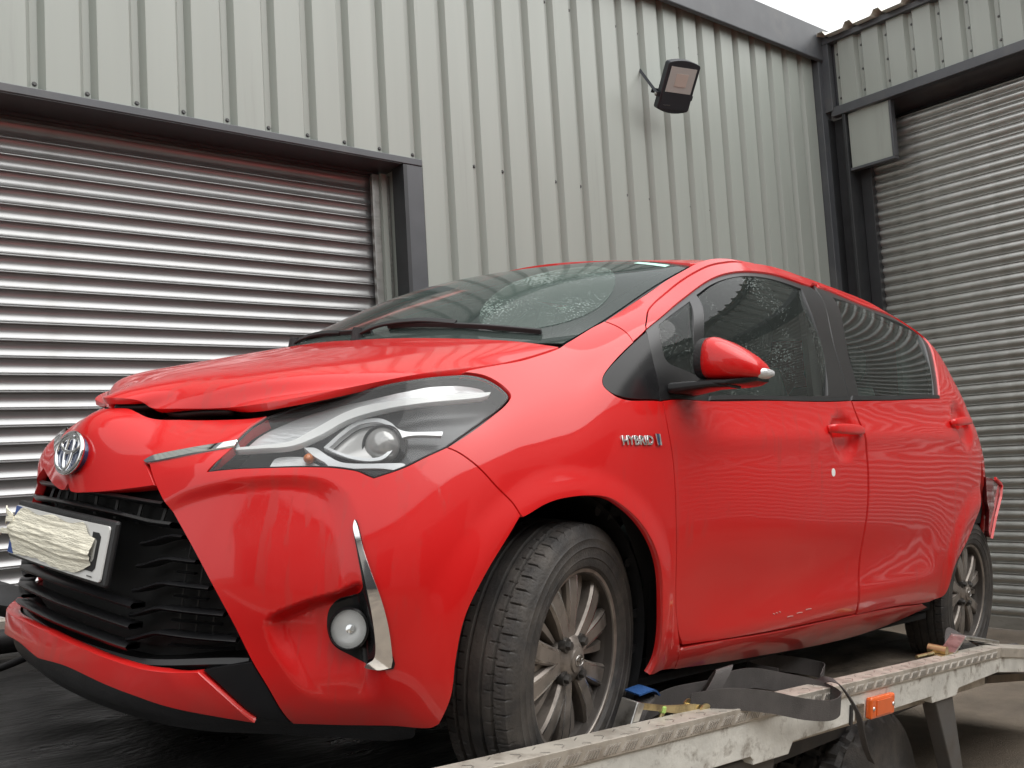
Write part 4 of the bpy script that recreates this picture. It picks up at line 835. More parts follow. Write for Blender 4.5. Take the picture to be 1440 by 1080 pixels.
# --- dark structure inside the skin
def arch_skip(c): return (np.hypot(c[:, 0] + .06, c[:, 2] - .30) < .36) | (np.hypot(c[:, 0] - 2.51, c[:, 2] - .28) < .36)
inner = [(-.0, .02, 1), (1.2, .04, 1), (2.4, .02, 1), (4.0, .05, 1), (5.0, .05, 1), (5.0, .66, 1), (4.0, .66, 1), (2.4, .66, 1), (1.55, .70, 1), (1.2, .82, 1), (.9, .84, 1), (.5, .84, 1), (.0, .90, 1)]
patch('inner_body', inner, M['dark_void'], CAR, off=-.075, thick=0, h=.05, gap=0, rel=False, skip=arch_skip)
m = MB(); m.box((-.66, -.44, .155), (2.75, .44, .185)); m.box((.28, -.76, .17), (2.16, .76, .19)); m.build('floor_pan', M['dark_void'], CAR)
for cx, cz in ((-.06, .30), (2.51, .28)):
    for s in (1, -1):
        mb = MB(); a = np.linspace(math.radians(-28), math.radians(186), 36); R_ = .352
        V = [(cx + R_ * math.cos(t), s * y, cz + R_ * math.sin(t)) for t in a for y in (-.772, -.47)]
        mb.add(V, [(2 * i, 2 * i + 2, 2 * i + 3, 2 * i + 1) for i in range(35)])
        V = [(cx + R_ * math.cos(t), s * -.47, cz + R_ * math.sin(t)) for t in a]; mb.add(V, [tuple(range(36))])
        for t in np.radians([8, -6, 30, 60]):
            mb.lathe([(0, 0), (.012, 0), (.009, .006), (0, .008)], 8, 'y', mtx=Matrix.Translation((cx + .345 * math.cos(t), s * -.75, cz + .345 * math.sin(t))))
        mb.build('wheel_arch_liner', M['black_plastic'], CAR, smooth=False, angle=40)
# --- painted panels
bump_o = patch('front_bumper', 'bumper', PA, CAR, h=.0085, gap=.0018, thick=.02)
patch('nose_panel', 'nose', PA, CAR, h=.012, gap=.001, thick=.03, sym=True)
patch('lower_lip', 'lip', PA, CAR, h=.014, gap=.001, thick=.03, sym=True, off=.012)
patch('lip_corner', 'lip_side', M['black_gloss'], CAR, h=.014, gap=.001, thick=.03, off=-.002)
patch('front_wing', 'fender', PA, CAR, h=.016, gap=.002, thick=.018)
fd = patch('front_door', 'front_door', PA, CAR, h=.02, gap=.002, thick=.02)
patch('door_frame', 'door_frame', PA, fd, h=.012, gap=.0012, thick=.014)
rd = patch('rear_door', 'rear_door', PA, CAR, h=.02, gap=.002, thick=.02)
patch('sill', 'sill', PA, CAR, h=.02, gap=.0015, thick=.03)
patch('body_pillar', 'pillar', PA, CAR, h=.016, gap=.0015, thick=.02)
qr = [(3.888, .57, 1), (3.897, .65), (3.903, .75), (3.883, .88), (3.795, .995, 1), (4.3, 1.0), (4.96, 1.0, 1), (4.96, .30, 1), (4.5, .25), (4.25, .22, 1), (4.14, .32), (4.02, .42), (3.95, .48)]
patch('rear_quarter', qr, PA, CAR, h=.03, gap=.001, thick=.02)
# --- trim and glass
M['satin_black'] = mat('satin_black_trim', (.014, .014, .015), .3, var=.2)
patch('corner_trim', 'corner_trim', M['black_gloss'], CAR, off=-.001, h=.016, gap=.0015)
patch('window_trim', 'window_trim', M['satin_black'], fd, off=-.006, h=.014, gap=0, holes=('quarter_glass', 'front_glass'), thick=.02)
patch('window', 'quarter_glass', M['side_glass'], fd, off=-.010, thick=0, h=.03, gap=-.002, rel=False, pane=True)[1].data.materials[0] = M['far_glass']
patch('window', 'front_glass', M['side_glass'], fd, off=-.012, thick=0, h=.04, gap=-.002, rel=False, pane=True)[1].data.materials[0] = M['far_glass']
patch('window_trim', 'rear_trim', M['satin_black'], rd, off=-.006, h=.014, gap=0, holes=('rear_glass',), thick=.02)
patch('window', 'rear_glass', M['rear_glass'], rd, off=-.012, thick=0, h=.04, gap=-.002, rel=False, pane=True)[1].data.materials[0] = M['far_glass']
patch('belt_moulding', 'belt_strip', M['black_rubber'], fd, off=.001, h=.012, gap=0, thick=.012)
patch('belt_moulding', 'rear_belt', M['black_rubber'], rd, off=.001, h=.012, gap=0, thick=.012)
patch('chrome_strip', 'chrome_strip', M['chrome'], CAR, off=.004, h=.01, gap=.0008, thick=.02)
# --- fog lamp, blade
M['fog_white'] = mat('fog_reflector', (.85, .85, .84), .3, .15)
fb = patch('fog_lamp_bezel', 'fog_bezel', M['black_gloss'], bump_o, off=.0025, h=.007, gap=.0, thick=.008)
patch('chrome_blade', 'drl', M['chrome'], bump_o, off=.006, h=.008, gap=.001, thick=.030, rel=False)
fq = np.mean(pts('fog_lamp'), axis=0)
for s, par in ((1, bump_o[0]), (-1, bump_o[1])):
    P_, n_ = shell_pn(np.array([fq]), .017, True); P_ = P_[0] * [1, s, 1]
    dirv = Vector((-.84, -.52 * s, .12)); rot_ = dirv.to_track_quat('Y', 'Z').to_matrix().to_4x4()
    mx = Matrix.Translation(Vector(P_)) @ rot_
    fl_ = empty('fog_lamp'); fl_.parent = par
    m = MB(); m.lathe([(.040, -.01), (.041, .005), (.037, .008), (.0355, .004)], 32, 'y', mtx=mx); m.build('ring', M['black_gloss'], fl_, angle=40)
    m = MB(); pr = [(.036, .003)] + [(.036 * math.cos(t), .003 - .012 * math.sin(t)) for t in np.linspace(.1, 1.45, 7)]; m.lathe(pr, 28, 'y', mtx=mx)
    m.build('reflector', M['fog_white'], fl_, angle=50)
    m = MB(); m.lathe([(.0, -.001), (.008, -.002), (.010, -.010)], 16, 'y', mtx=mx); m.build('bulb_cap', M['chrome'], fl_, angle=40)
    m = MB(); m.lathe([(.0, .006), (.018, .0055), (.030, .004), (.036, .003)], 32, 'y', mtx=mx); m.build('glass', M['lens'], fl_, smooth=True)
# --- headlights
M['bowl'] = mat('lamp_bowl', (.62, .61, .60), .22, .5, var=.1)
hl_parents = []
for s in (1, -1):
    e = empty('headlight'); e.parent = CAR; hl_parents.append(e)
patch('housing', 'headlight', M['hl_dark'], hl_parents, off=-.058, thick=0, h=.022, gap=-.004, rel=False)
patch('reflector', 'hl_upper', M['hl_pale'], hl_parents, off=-.028, thick=.012, h=.014, gap=.0, rel=False)
patch('light_guide', 'hl_band', M['white_strip'], hl_parents, off=-.010, thick=.014, h=.012, gap=.0, rel=False)
patch('lower_bezel', 'hl_low_band', M['satin'], hl_parents, off=-.018, thick=.014, h=.012, gap=.0, rel=False)
patch('projector_bezel', 'hl_diamond', M['satin'], hl_parents, off=-.024, thick=.012, h=.008, gap=.0, rel=False, holes=('hl_bowl',))
patch('projector_bowl', 'hl_bowl', M['bowl'], hl_parents, off=-.040, thick=0, h=.01, gap=-.002, rel=False, holes=('hl_proj',))
patch('signal_lamp', 'hl_signal', M['hl_pale'], hl_parents, off=-.034, thick=.012, h=.012, gap=.0, rel=False)
pq = np.mean(pts('hl_proj'), axis=0); P_, n_ = shell_pn(np.array([pq]), -.036, False)
for s, par in ((1, hl_parents[0]), (-1, hl_parents[1])):
    c = P_[0] * [1, s, 1]; dirv = Vector((-.86, -.50 * s, .05)); mx = Matrix.Translation(Vector(c)) @ dirv.to_track_quat('Y', 'Z').to_matrix().to_4x4()
    pj = empty('projector'); pj.parent = par
    m = MB(); m.lathe([(.045, -.03), (.043, .002), (.040, .006), (.038, .0), (.036, -.01)], 36, 'y', mtx=mx); m.build('shroud', M['hl_dark'], pj, angle=40)
    m = MB(); m.lathe([(0, .020)] + [(.039 * math.sin(t), -.008 + .028 * math.cos(t)) for t in np.linspace(.2, 1.57, 9)], 32, 'y', mtx=mx); m.build('lens', mat('projector_lens', (.50, .49, .48), .10, .3, coat=1, spec=.9), pj, smooth=True)
    sq = np.array(OUT['hl_signal'][3][:2]) * .5 + np.array(OUT['hl_signal'][4][:2]) * .5; B_, _ = shell_pn(np.array([sq]), -.026, False); b = B_[0] * [1, s, 1]
    m = MB(); m.lathe([(0, .012), (.008, .009), (.011, 0), (.009, -.012)], 14, 'y', mtx=Matrix.Translation(Vector(b)) @ dirv.to_track_quat('Y', 'Z').to_matrix().to_4x4()); m.build('bulb', M['amber'], par, smooth=True)
patch('lens', 'headlight', M['lens'], hl_parents, off=-.001, thick=0, h=.016, gap=.004, rel=False)
rim_out = smooth_poly(OUT['headlight'], .01)
q = inset(rim_out, .003) / MET
for s, par in ((1, hl_parents[0]), (-1, hl_parents[1])):
    pth = shell_pt(q, -.004, False) * [1, s, 1]; pth = np.concatenate([pth, pth[:2]])
    m = MB(); m.tube(pth, .0028, 6, cap=False); m.build('seal', M['black_rubber'], par, smooth=True)
# --- grille
M['grille_black'] = mat('grille_black', (.010, .010, .011), .3, var=.3)
gz = {}
patch('grille_backing', [(-.0, .22, 1), (.30, .21), (.55, .23), (.60, .22, 1), (.44, .42), (.33, .66, 1), (.15, .68), (0, .68, 1)], M['dark_void'], CAR, off=-.062, thick=0, h=.04, gap=0, rel=False, sym=True)
vz = np.linspace(0, 1, 400)
def v_of_z(a, z):
    a = np.asarray(a, float); lo = np.zeros_like(a); hi = np.full_like(a, .85)
    for _ in range(26):
        md = (lo + hi) / 2; zz = SH(np.stack([a, md], 1))[:, 2]; up = zz < z; lo = np.where(up, md, lo); hi = np.where(up, hi, md)
    return (lo + hi) / 2
edge = np.array([(p[0], SH(np.array([p[:2]]))[0][2]) for p in OUT['bumper'] if .30 < p[0] < .66 and p[1] < .66 and p[1] > .05])
edge = edge[np.argsort(edge[:, 1])]
def a_edge(z): return float(np.interp(z, edge[:, 1], edge[:, 0]))
gr = empty('grille'); gr.parent = CAR
def slat(a0, a1, zf, depth=.030, hh=.010, off=-.016, both=True, m_=None):
    a = np.linspace(a0, a1, max(8, int((a1 - a0) / .012))); z = np.array([zf(t) for t in a]); v = v_of_z(a, z); qq = np.stack([a, v], 1)
    F_ = shell_pt(qq, off, False); B_ = shell_pt(qq, off - depth, False); k = len(a)
    lo = F_ + [0, 0, -hh / 2]; hi_ = F_ + [0, 0, hh / 2]; bh = B_ + [0, 0, hh * .5]; bl = B_ + [0, 0, -hh * .3]; nose = shell_pt(qq, off + .006, False)
    V = np.stack([lo, nose, hi_, bh, bl], 1).reshape(-1, 3); F = [(i * 5 + j, i * 5 + (j + 1) % 5, (i + 1) * 5 + (j + 1) % 5, (i + 1) * 5 + j) for i in range(k - 1) for j in range(5)]
    for s in ((1, -1) if both else (1,)):
        m = MB(); m.add(V * [1, s, 1], F); m.build('slat', m_ or M['grille_black'], gr, angle=50)
for z0, dz in ((.588, .004), (.556, .010)):
    slat(-a_edge(z0) + .012, a_edge(z0) - .012, lambda a, z0=z0, dz=dz: z0 - dz * min(abs(a) / .3, 1) ** 2, both=False, hh=.012, off=-.012)
for z0 in (.525, .480, .432, .384, .336):
    ae = a_edge(z0) - .012
    slat(.285, ae, lambda a, z0=z0: z0 - .024 * (1 - ss(.28, .38, a)), hh=.009, off=-.016)
    slat(.385, ae - .012, lambda a, z0=z0: z0 - .024, hh=.004, off=-.034, depth=.01)
for z0 in (.385, .345, .305):
    slat(-.30, .30, lambda a, z0=z0: z0 - .006 * (abs(a) / .3) ** 2, both=False, hh=.013, off=-.008)
slat(-.56, .56, lambda a: .268 + .02 * ss(.3, .56, abs(a)), both=False, hh=.02, off=-.03, depth=.05)
for aa in (.40, .44, .48, .52):
    for z0 in (.36, .41, .455, .50):
        if a_edge(z0) - .03 > aa:
            for s in (1, -1):
                m = MB(); qv = np.array([(aa, float(v_of_z([aa], zz)[0])) for zz in (z0 - .02, z0 + .02)]); p_ = shell_pt(qv, -.042, False) * [1, s, 1]; m.tube(p_, .0018, 4); m.build('grille_fin', M['grille_black'], gr)
for aa in (.06, .14, .22, .30):
    for s in (1, -1):
        m = MB(); qv = np.array([(aa, float(v_of_z([aa], zz)[0])) for zz in (.54, .59)]); p_ = shell_pt(qv, -.04, False) * [1, s, 1]; m.tube(p_, .004, 4); m.build('grille_fin', M['grille_black'], gr)
# splitter under the lip
patch('splitter', [(0, .15, 1), (.3, .137), (.45, .105), (.60, .075, 1), (.885, .088, 1), (.875, .0), (.82, -.04, 1), (.4, -.045), (0, -.045, 1)], M['black_plastic'], CAR, off=-.006, thick=.10, h=.02, gap=0, sym=True, rel=False)
# number plate with ragged cream tape over it
npl = empty('number_plate'); npl.parent = CAR
PLX, PLT = -.822, .012
def plp(y, z, o=0.0): return np.array([PLX - o - .012 * ((.476 - z) / .11) + .10 * y * y, y, z])
def plate_sheet(name, poly, m_, o, th=.002, h=.012, dz=None):
    P2 = np.array(poly, float); dn = []
    for k_ in range(len(P2)):
        q0, q1 = P2[k_], P2[(k_ + 1) % len(P2)]; n_ = max(1, int(np.linalg.norm(q1 - q0) / h)); dn += [q0 + (q1 - q0) * t_ / n_ for t_ in range(n_)]
    V2, F = cdt(np.array(dn), [], h); P = np.array([plp(y, z, o + (dz(y, z) if dz else 0)) for y, z in V2]); n = np.tile([-.985, 0, .1], (len(P), 1)); n[:, 1] = .2 * P[:, 1]; n /= np.linalg.norm(n, axis=1)[:, None]
    gn = np.cross(P[F[:, 1]] - P[F[:, 0]], P[F[:, 2]] - P[F[:, 0]]); F = np.where(((gn * n[F[:, 0]]).sum(1) < 0)[:, None], F[:, ::-1], F)
    return P, n, F, finish(name, P, n, F, m_, npl, False, th)[0]
rc = lambda y0, y1, z0, z1, r=.006: [(y0, z0 + r), (y0 + r * .3, z0 + r * .3), (y0 + r, z0), (y1 - r, z0), (y1 - r * .3, z0 + r * .3), (y1, z0 + r), (y1, z1 - r), (y1 - r * .3, z1 - r * .3), (y1 - r, z1), (y0 + r, z1), (y0 + r * .3, z1 - r * .3), (y0, z1 - r)]
plate_sheet('plate', rc(-.248, .26, .421, .531), M['platewhite'], 0, .004)
plate_sheet('blue_band', rc(.218, .2595, .4225, .5295, .004), M['plateblue'], .0012, .001)
plate_sheet('character', [(-.175, .438), (-.212, .438), (-.222, .446), (-.222, .508), (-.212, .515), (-.186, .515), (-.186, .503), (-.204, .503), (-.209, .498), (-.209, .463), (-.204, .456), (-.195, .456), (-.195, .466), (-.175, .466)], M['black_rubber'], .0014, .0008)
m = MB(); c0 = plp(-.205, .428, .0015); m.box(c0 + [-.0003, -.012, -.0012], c0 + [.0, .012, .0012]); m.build('maker_line', M['mud'], npl)
m = MB(); m.prism([plp(y, z, -.004) for y, z in ((-.262, .411), (.268, .411), (.268, .542), (-.262, .542))], (.014, 0, 0)); m.build('plate_holder', M['black_plastic'], npl, bevel=.006)
def cloth():
    na, nv = 150, 46; r = np.random.default_rng(5); a = np.linspace(-.205, .262, na); t = np.linspace(0, 1, nv); A_, T_ = np.meshgrid(a, t, indexing='ij')
    ragged = .003 * np.sin(A_ * 23) + .0012 * np.sin(A_ * 113 + 1)
    lo = .428 + ragged + .02 * ss(-.15, -.215, A_) + .03 * ss(.2, .262, A_); hi_ = .526 + .004 * np.sin(A_ * 37 + 1) - .022 * ss(-.14, -.18, A_) - .02 * ss(.21, .262, A_)
    Z_ = lo + (hi_ - lo) * T_; wr_ = 0
    for i in range(30):
        f = r.uniform(90, 330); g_ = r.normal(0, 5); ph = r.uniform(0, 6.28); wr_ = wr_ + (1 - abs(np.sin(f * Z_ + g_ * A_ + ph + .9 * np.sin(A_ * r.uniform(6, 18) + ph)))) / 30 ** .5
    mid = np.exp(-((T_ - .5) / .3) ** 2)
    off = .003 + .003 * (wr_ - 1.5) * (.3 + mid) + .007 * mid
    P = np.array([plp(y, z, o) for y, z, o in zip(A_.ravel(), Z_.ravel(), off.ravel())])
    F = [(i * nv + j, (i + 1) * nv + j, (i + 1) * nv + j + 1, i * nv + j + 1) for i in range(na - 1) for j in range(nv - 1)]
    m = MB(); m.add(P, F); return m
tape = cloth().build('masking_tape', M['cloth'], None, smooth=True); tape.matrix_world = CARM; tag(tape, 'ragged cream tape wrinkled across the front number plate', 'tape')
for (y0, z0, y1, z1) in ((.25, .505, .30, .520), (.255, .470, .31, .462), (.24, .50, .285, .49)):
    m = MB(); m.ribbon(np.array([plp(y0, z0, .008), plp((y0 + y1) / 2, (z0 + z1) / 2 + .004, .016), plp(y1, z1, .010)]), np.array([0, .002, .012]), .003); m.build('tape_end', M['cloth'], tape)
# emblem
em = empty('emblem'); em.parent = CAR
EP, EN = shell_pn(np.array([[0.0, .709]]), .0, False); EP = EP[0]; 
emx = Matrix.Translation(Vector(EP)) @ Vector((-.985, 0, .17)).to_track_quat('Y', 'Z').to_matrix().to_4x4()
def el_ring(rx, rz, r, cz=0, y=.006, n=60):
    t = np.linspace(0, 2 * np.pi, n + 1); p = np.stack([rx * np.cos(t), np.full_like(t, y), cz + rz * np.sin(t)], 1); return p
def to_m(p, mtx): return p @ np.array(mtx)[:3, :3].T + np.array(mtx)[:3, 3]
m = MB(); t = np.linspace(0, 2 * np.pi, 48, endpoint=False); disc = np.stack([.063 * np.cos(t), np.full_like(t, -.012), .043 * np.sin(t)], 1); m.prism(to_m(disc, emx), np.array(emx)[:3, 1] * .018); m.build('emblem_disc', M['badge_blue'], em, angle=30)
for nm, ar in (('emblem_ring', (.064, .0440, .0056, 0)), ('emblem_loop', (.019, .0385, .0050, .001)), ('emblem_loop', (.045, .0165, .0050, .018))):
    m = MB(); m.tube(to_m(el_ring(ar[0], ar[1], ar[2], ar[3], .0075), emx), ar[2], 10, cap=False); m.build(nm, M['chrome'], em, smooth=True)

# --- bonnet, windscreen, roof
class Grid:
    """smooth symmetric surface: rows along the car, columns from centre to edge"""
    def __init__(s, rows, cols, D):
        D = np.array(D, float); cols = np.array(cols, float); Dm = D[:, 1:][:, ::-1] * [1, -1, 1]
        s.D = np.concatenate([Dm, D], 1); s.tc = np.concatenate([-cols[1:][::-1], cols]); s.tr = np.array(rows, float); s.Kr = _card(s.tr); s.Kc = _card(s.tc)
    def __call__(s, q):
        q = np.asarray(q, float); P = np.einsum('ni,ijk,nj->nk', weights(s.tr, s.Kr, q[:, 0]), s.D, weights(s.tc, s.Kc, q[:, 1])); P[:, 1] *= -1; return P
    def pn(s, q, off=0):
        e = 2e-3; du = s(q + [e, 0]) - s(q - [e, 0]); dv = s(q + [0, e]) - s(q - [0, e]); n = np.cross(du, dv); n /= np.linalg.norm(n, axis=1)[:, None]; n *= np.sign(n[:, 2:3]); return s(q) + n * off, n
def gpatch(G, name, L, m_, parent, off=0, thick=.012, h=.03, holes=(), sc=(1, 1)):
    S_ = np.array(sc, float)
    def dense(L): 
        P = [np.array(p[:2], float) * S_ for p in L]; out = []
        for i in range(len(P)):
            a, b = P[i], P[(i + 1) % len(P)]; k = max(1, int(np.linalg.norm(b - a) / (h * .55)))
            out += [a + (b - a) * j / k for j in range(k)]
        return np.array(out)
    V2, F = cdt(dense(L), [dense(x) for x in holes], h); q = V2 / S_; P, n = G.pn(q, off)
    gn = np.cross(P[F[:, 1]] - P[F[:, 0]], P[F[:, 2]] - P[F[:, 0]]); F = np.where(((gn * n[F[:, 0]]).sum(1) < 0)[:, None], F[:, ::-1], F)
    return finish(name, P, n, F, m_, parent, False, thick)[0]
HOOD = Grid([0, .08, .25, .5, .75, 1], [0, .2, .38, .6, .85, 1], [
 [(-.733, 0, .793), (-.700, .08, .791), (-.680, .105, .777), (-.660, .165, .776), (-.606, .31, .784), (-.582, .42, .797)],
 [(-.695, 0, .812), (-.674, .09, .810), (-.655, .14, .800), (-.635, .21, .797), (-.585, .36, .799), (-.556, .465, .808)],
 [(-.58, 0, .856), (-.577, .12, .855), (-.568, .24, .852), (-.55, .36, .849), (-.49, .49, .845), (-.454, .55, .843)],
 [(-.39, 0, .914), (-.388, .13, .914), (-.38, .26, .912), (-.37, .41, .907), (-.335, .555, .895), (-.312, .628, .886)],
 [(-.21, 0, .962), (-.208, .13, .962), (-.203, .27, .960), (-.19, .42, .954), (-.165, .58, .939), (-.14, .66, .922)],
 [(-.05, 0, 1.006), (-.048, .13, 1.006), (-.04, .27, 1.003), (-.02, .42, .998), (.012, .58, .988), (.044, .66, .978)]])
bn = gpatch(HOOD, 'bonnet', [(0, -1), (0, -.85), (0, -.6), (0, -.38), (0, -.2), (0, 0), (0, .2), (0, .38), (0, .6), (0, .85), (0, 1), (1, 1), (1, -1)], PA, CAR, thick=.016, h=.02, sc=(.8, .66))
gpatch(HOOD, 'bonnet_inner', [(.05, -.80), (.05, .80), (1, .95), (1, -.95)], M['dark_void'], CAR, off=-.045, thick=.03, h=.06, sc=(.8, .66))
# rubber seal seen in the open gap
sq = [HOOD.pn(np.array([[.02, t]]), -.022)[0][0] for t in np.linspace(-.8, .8, 60)]
m = MB(); m.tube(np.array(sq) + [.018, 0, -.004], .009, 8); m.build('bonnet_seal', M['black_rubber'], CAR, smooth=True)
WS = Grid([0, .33, .67, 1], [0, .4, .8, 1], [
 [(-.09, 0, .978), (-.07, .27, .980), (-.005, .52, .980), (.055, .664, .984)],
 [(.17, 0, 1.145), (.185, .25, 1.142), (.235, .485, 1.112), (.283, .622, 1.082)],
 [(.44, 0, 1.268), (.455, .23, 1.265), (.50, .45, 1.238), (.542, .570, 1.206)],
 [(.72, 0, 1.352), (.732, .205, 1.350), (.775, .41, 1.338), (.815, .517, 1.324)]])
M['screen_glass'] = glass_mat('windscreen_glass', (.44, .54, .49), 1.30, .0, drops=.12, grime_haze=(.17, .215, .20), gr=.20)
ws_ = gpatch(WS, 'windscreen', [(0.02, -.99), (0.02, .99), (1, .99), (1, -.99)], M['screen_glass'], CAR, thick=0, h=.04, sc=(.95, .6))
fr = [[(.02, -1), (.02, 1), (1.005, 1), (1.005, -1)], [(.11, -.93), (.11, .93), (.955, .925), (.955, -.925)]]
gpatch(WS, 'windscreen_border', fr[0], M['black_gloss'], ws_, off=-.003, thick=0, h=.03, holes=(fr[1],), sc=(.95, .6))
# wiped, beaded area and stickers on the screen
M['beads'] = glass_mat('rain_beads_glass', (.75, .85, .80), 1.2, .05, drops=.42, grime_haze=(.42, .52, .48), gr=.10, cover=(.05, .58))
arc = [(.30 + .0 * i, 0) for i in range(0)]
th = np.linspace(0, 2 * np.pi, 28, endpoint=False)
def blob(cx, cy, rx, ry, rot_): return [(cx + rx * math.cos(t) * math.cos(rot_) - ry * math.sin(t) * math.sin(rot_), cy + rx * math.cos(t) * math.sin(rot_) + ry * math.sin(t) * math.cos(rot_)) for t in th]
gpatch(WS, 'rain_film', blob(.45, .66, .36, .25, -.35), M['beads'], ws_, off=.0012, thick=0, h=.03, sc=(.95, .6))
gpatch(WS, 'tax_sticker', [(.925, .72), (.925, .90), (.962, .90), (.962, .72)], M['mintsticker'], ws_, off=.001, thick=0, h=.03, sc=(.95, .6))
# cowl panel
m = MB(); cw = [HOOD.pn(np.array([[1.0, t]]), -.02)[0][0] for t in np.linspace(-1, 1, 30)]; cb = [WS.pn(np.array([[.06, t]]), -.003)[0][0] for t in np.linspace(-.99, .99, 30)]
V = np.array([p for pr in zip(cw, cb) for p in pr]); m.add(V, [(2 * i, 2 * i + 2, 2 * i + 3, 2 * i + 1) for i in range(29)]); m.build('cowl', M['black_plastic'], CAR)
# wipers
def wiper(path, arm, nm='wiper'):
    e = empty(nm); e.parent = CAR
    P = [WS.pn(np.array([[s, t]]), o)[0][0] for s, t, o in path]; m = MB(); c = cubic(P, 24)
    m.ribbon(c, np.array([-.006, 0, .012]), .010); m.build('blade', M['black_rubber'], e, bevel=.002)
    A_ = [WS.pn(np.array([[s, t]]), o)[0][0] for s, t, o in arm]; m = MB(); c = cubic(A_, 20); m.ribbon(c, np.array([.010, .0, .012]), .008); m.build('arm', M['black_plastic'], e, bevel=.002)
    m = MB(); m.lathe([(0, .02), (.014, .018), (.018, -.02)], 12, 'z', mtx=Matrix.Translation(Vector(A_[0]))); m.build('pivot', M['black_plastic'], e)
wiper([(.12, .10, .008), (.112, .35, .010), (.105, .65, .010), (.10, .88, .008)], [(.07, -.02, .010), (.10, .10, .022), (.115, .30, .022), (.112, .50, .016)])
wiper([(.11, -.80, .004), (.105, -.5, .005), (.10, -.2, .005), (.10, .02, .004)], [(.07, -.62, .004), (.09, -.5, .010), (.10, -.35, .010), (.10, -.2, .007)])
RF = Grid([.75, 1.05, 1.4, 1.8, 2.2, 2.56], [0, .25, .45, .535], [
 [(.715, 0, 1.356), (.745, .25, 1.351), (.785, .45, 1.336), (.80, .52, 1.328)],
 [(1.05, 0, 1.405), (1.05, .25, 1.402), (1.05, .45, 1.388), (1.05, .535, 1.374)],
 [(1.4, 0, 1.432), (1.4, .25, 1.429), (1.4, .45, 1.416), (1.4, .535, 1.402)],
 [(1.8, 0, 1.434), (1.8, .25, 1.431), (1.8, .45, 1.417), (1.8, .535, 1.403)],
 [(2.2, 0, 1.418), (2.2, .25, 1.414), (2.2, .45, 1.401), (2.2, .533, 1.388)],
 [(2.60, 0, 1.375), (2.58, .25, 1.370), (2.56, .44, 1.350), (2.55, .51, 1.335)]])
gpatch(RF, 'roof', [(.75, -.53), (.75, .53), (2.56, .53), (2.56, -.53)], PA, CAR, off=.0, h=.04)
tt_ = np.linspace(-1, 1, 61); ra = 4.96 - np.abs(tt_) * (4.96 - 3.80)
low_ = shell_pt(np.stack([ra, np.full_like(ra, 1.0)], 1), 0, False); low_[:, 1] *= np.where(tt_ > 0, 1, -1) * np.sign(-low_[:, 1] + 1e-9) * np.sign(-low_[:, 1] + 1e-9); top_ = RF.pn(np.stack([np.full_like(tt_, 2.50), tt_ * .53], 1), -.004)[0]
low_[:, 1] = np.abs(low_[:, 1]) * np.sign(top_[:, 1]); low_[:, 2] -= .004
m = MB(); m.add(np.stack([top_, low_], 1).reshape(-1, 3), [(2 * i, 2 * i + 2, 2 * i + 3, 2 * i + 1) for i in range(60)]); m.build('tailgate', PA, CAR, smooth=True)
gpatch(RF, 'headliner', [(.75, -.53), (.75, .53), (2.56, .53), (2.56, -.53)], M['headlining'], CAR, off=-.04, h=.08)
# --- mirrors
def loft(mb, secs, cap=True):
    secs = [np.asarray(s_) for s_ in secs]; k = len(secs[0]); V = np.concatenate(secs); F = [(i * k + j, i * k + (j + 1) % k, (i + 1) * k + (j + 1) % k, (i + 1) * k + j) for i in range(len(secs) - 1) for j in range(k)]
    if cap: F += [tuple(range(k))[::-1], tuple(range((len(secs) - 1) * k, len(secs) * k))]
    return mb.add(V, F)
def msec(y, x0, x1, z0, z1, k=24, p=2.6, dx=0):
    t = np.linspace(0, 2 * np.pi, k, endpoint=False); c, s_ = np.cos(t), np.sin(t); cx, cz = (x0 + x1) / 2, (z0 + z1) / 2
    X_ = cx + (x1 - x0) / 2 * np.sign(c) * abs(c) ** (2 / p); Z_ = cz + (z1 - z0) / 2 * np.sign(s_) * abs(s_) ** (2 / p); return np.stack([X_, np.full_like(t, -y) - dx * (X_ - cx), Z_], 1)
for s in (1, -1):
    e = empty('door_mirror'); e.parent = fd[0 if s > 0 else 1]
    def fl2(mb):
        mb.v = [v * [1, s, 1] for v in mb.v]; return mb
    m = MB(); loft(m, [msec(.878, .318, .425, .928, 1.033), msec(.895, .312, .432, .927, 1.033), msec(.925, .316, .438, .927, 1.022), msec(.955, .328, .442, .928, 1.006), msec(.978, .345, .444, .930, .990), msec(.994, .365, .443, .934, .974), msec(1.002, .385, .438, .940, .962)]); fl2(m).build('mirror_cap', PA, e, smooth=True)
    m = MB(); loft(m, [msec(.846, .335, .42, .932, 1.022), msec(.856, .322, .424, .928, 1.031), msec(.8785, .3185, .4255, .9275, 1.0335)]); fl2(m).build('mirror_inner', M['black_plastic'], e, angle=40)
    m = MB(); loft(m, [msec(.87, .325, .44, .912, .9275, p=4), msec(.94, .33, .445, .912, .9285, p=4), msec(.975, .35, .448, .918, .9335, p=4), msec(.995, .38, .442, .927, .938, p=4)]); fl2(m).build('mirror_base', M['black_gloss'], e, angle=40)
    m = MB(); loft(m, [msec(.80, .30, .42, .885, .918, p=4), msec(.84, .31, .41, .893, .922, p=4), msec(.90, .325, .40, .905, .926, p=4), msec(.945, .34, .40, .908, .922, p=4)]); fl2(m).build('mirror_arm', M['black_gloss'], e, angle=40)
    m = MB(); loft(m, [msec(.978, .37, .4475, .931, .955), msec(.996, .378, .447, .934, .962), msec(1.010, .40, .442, .941, .957)]); fl2(m).build('repeater_lamp', M['hl_pale'], e, smooth=True)
    m = MB(); V = msec(.0, .0, .0, .0, .0); m.prism([(.449, -.88 , .94), (.452, -.975, .945), (.452, -.965, .985), (.449, -.88, 1.02)], (.002, 0, 0)); fl2(m).build('mirror_glass', M['chrome'], e)
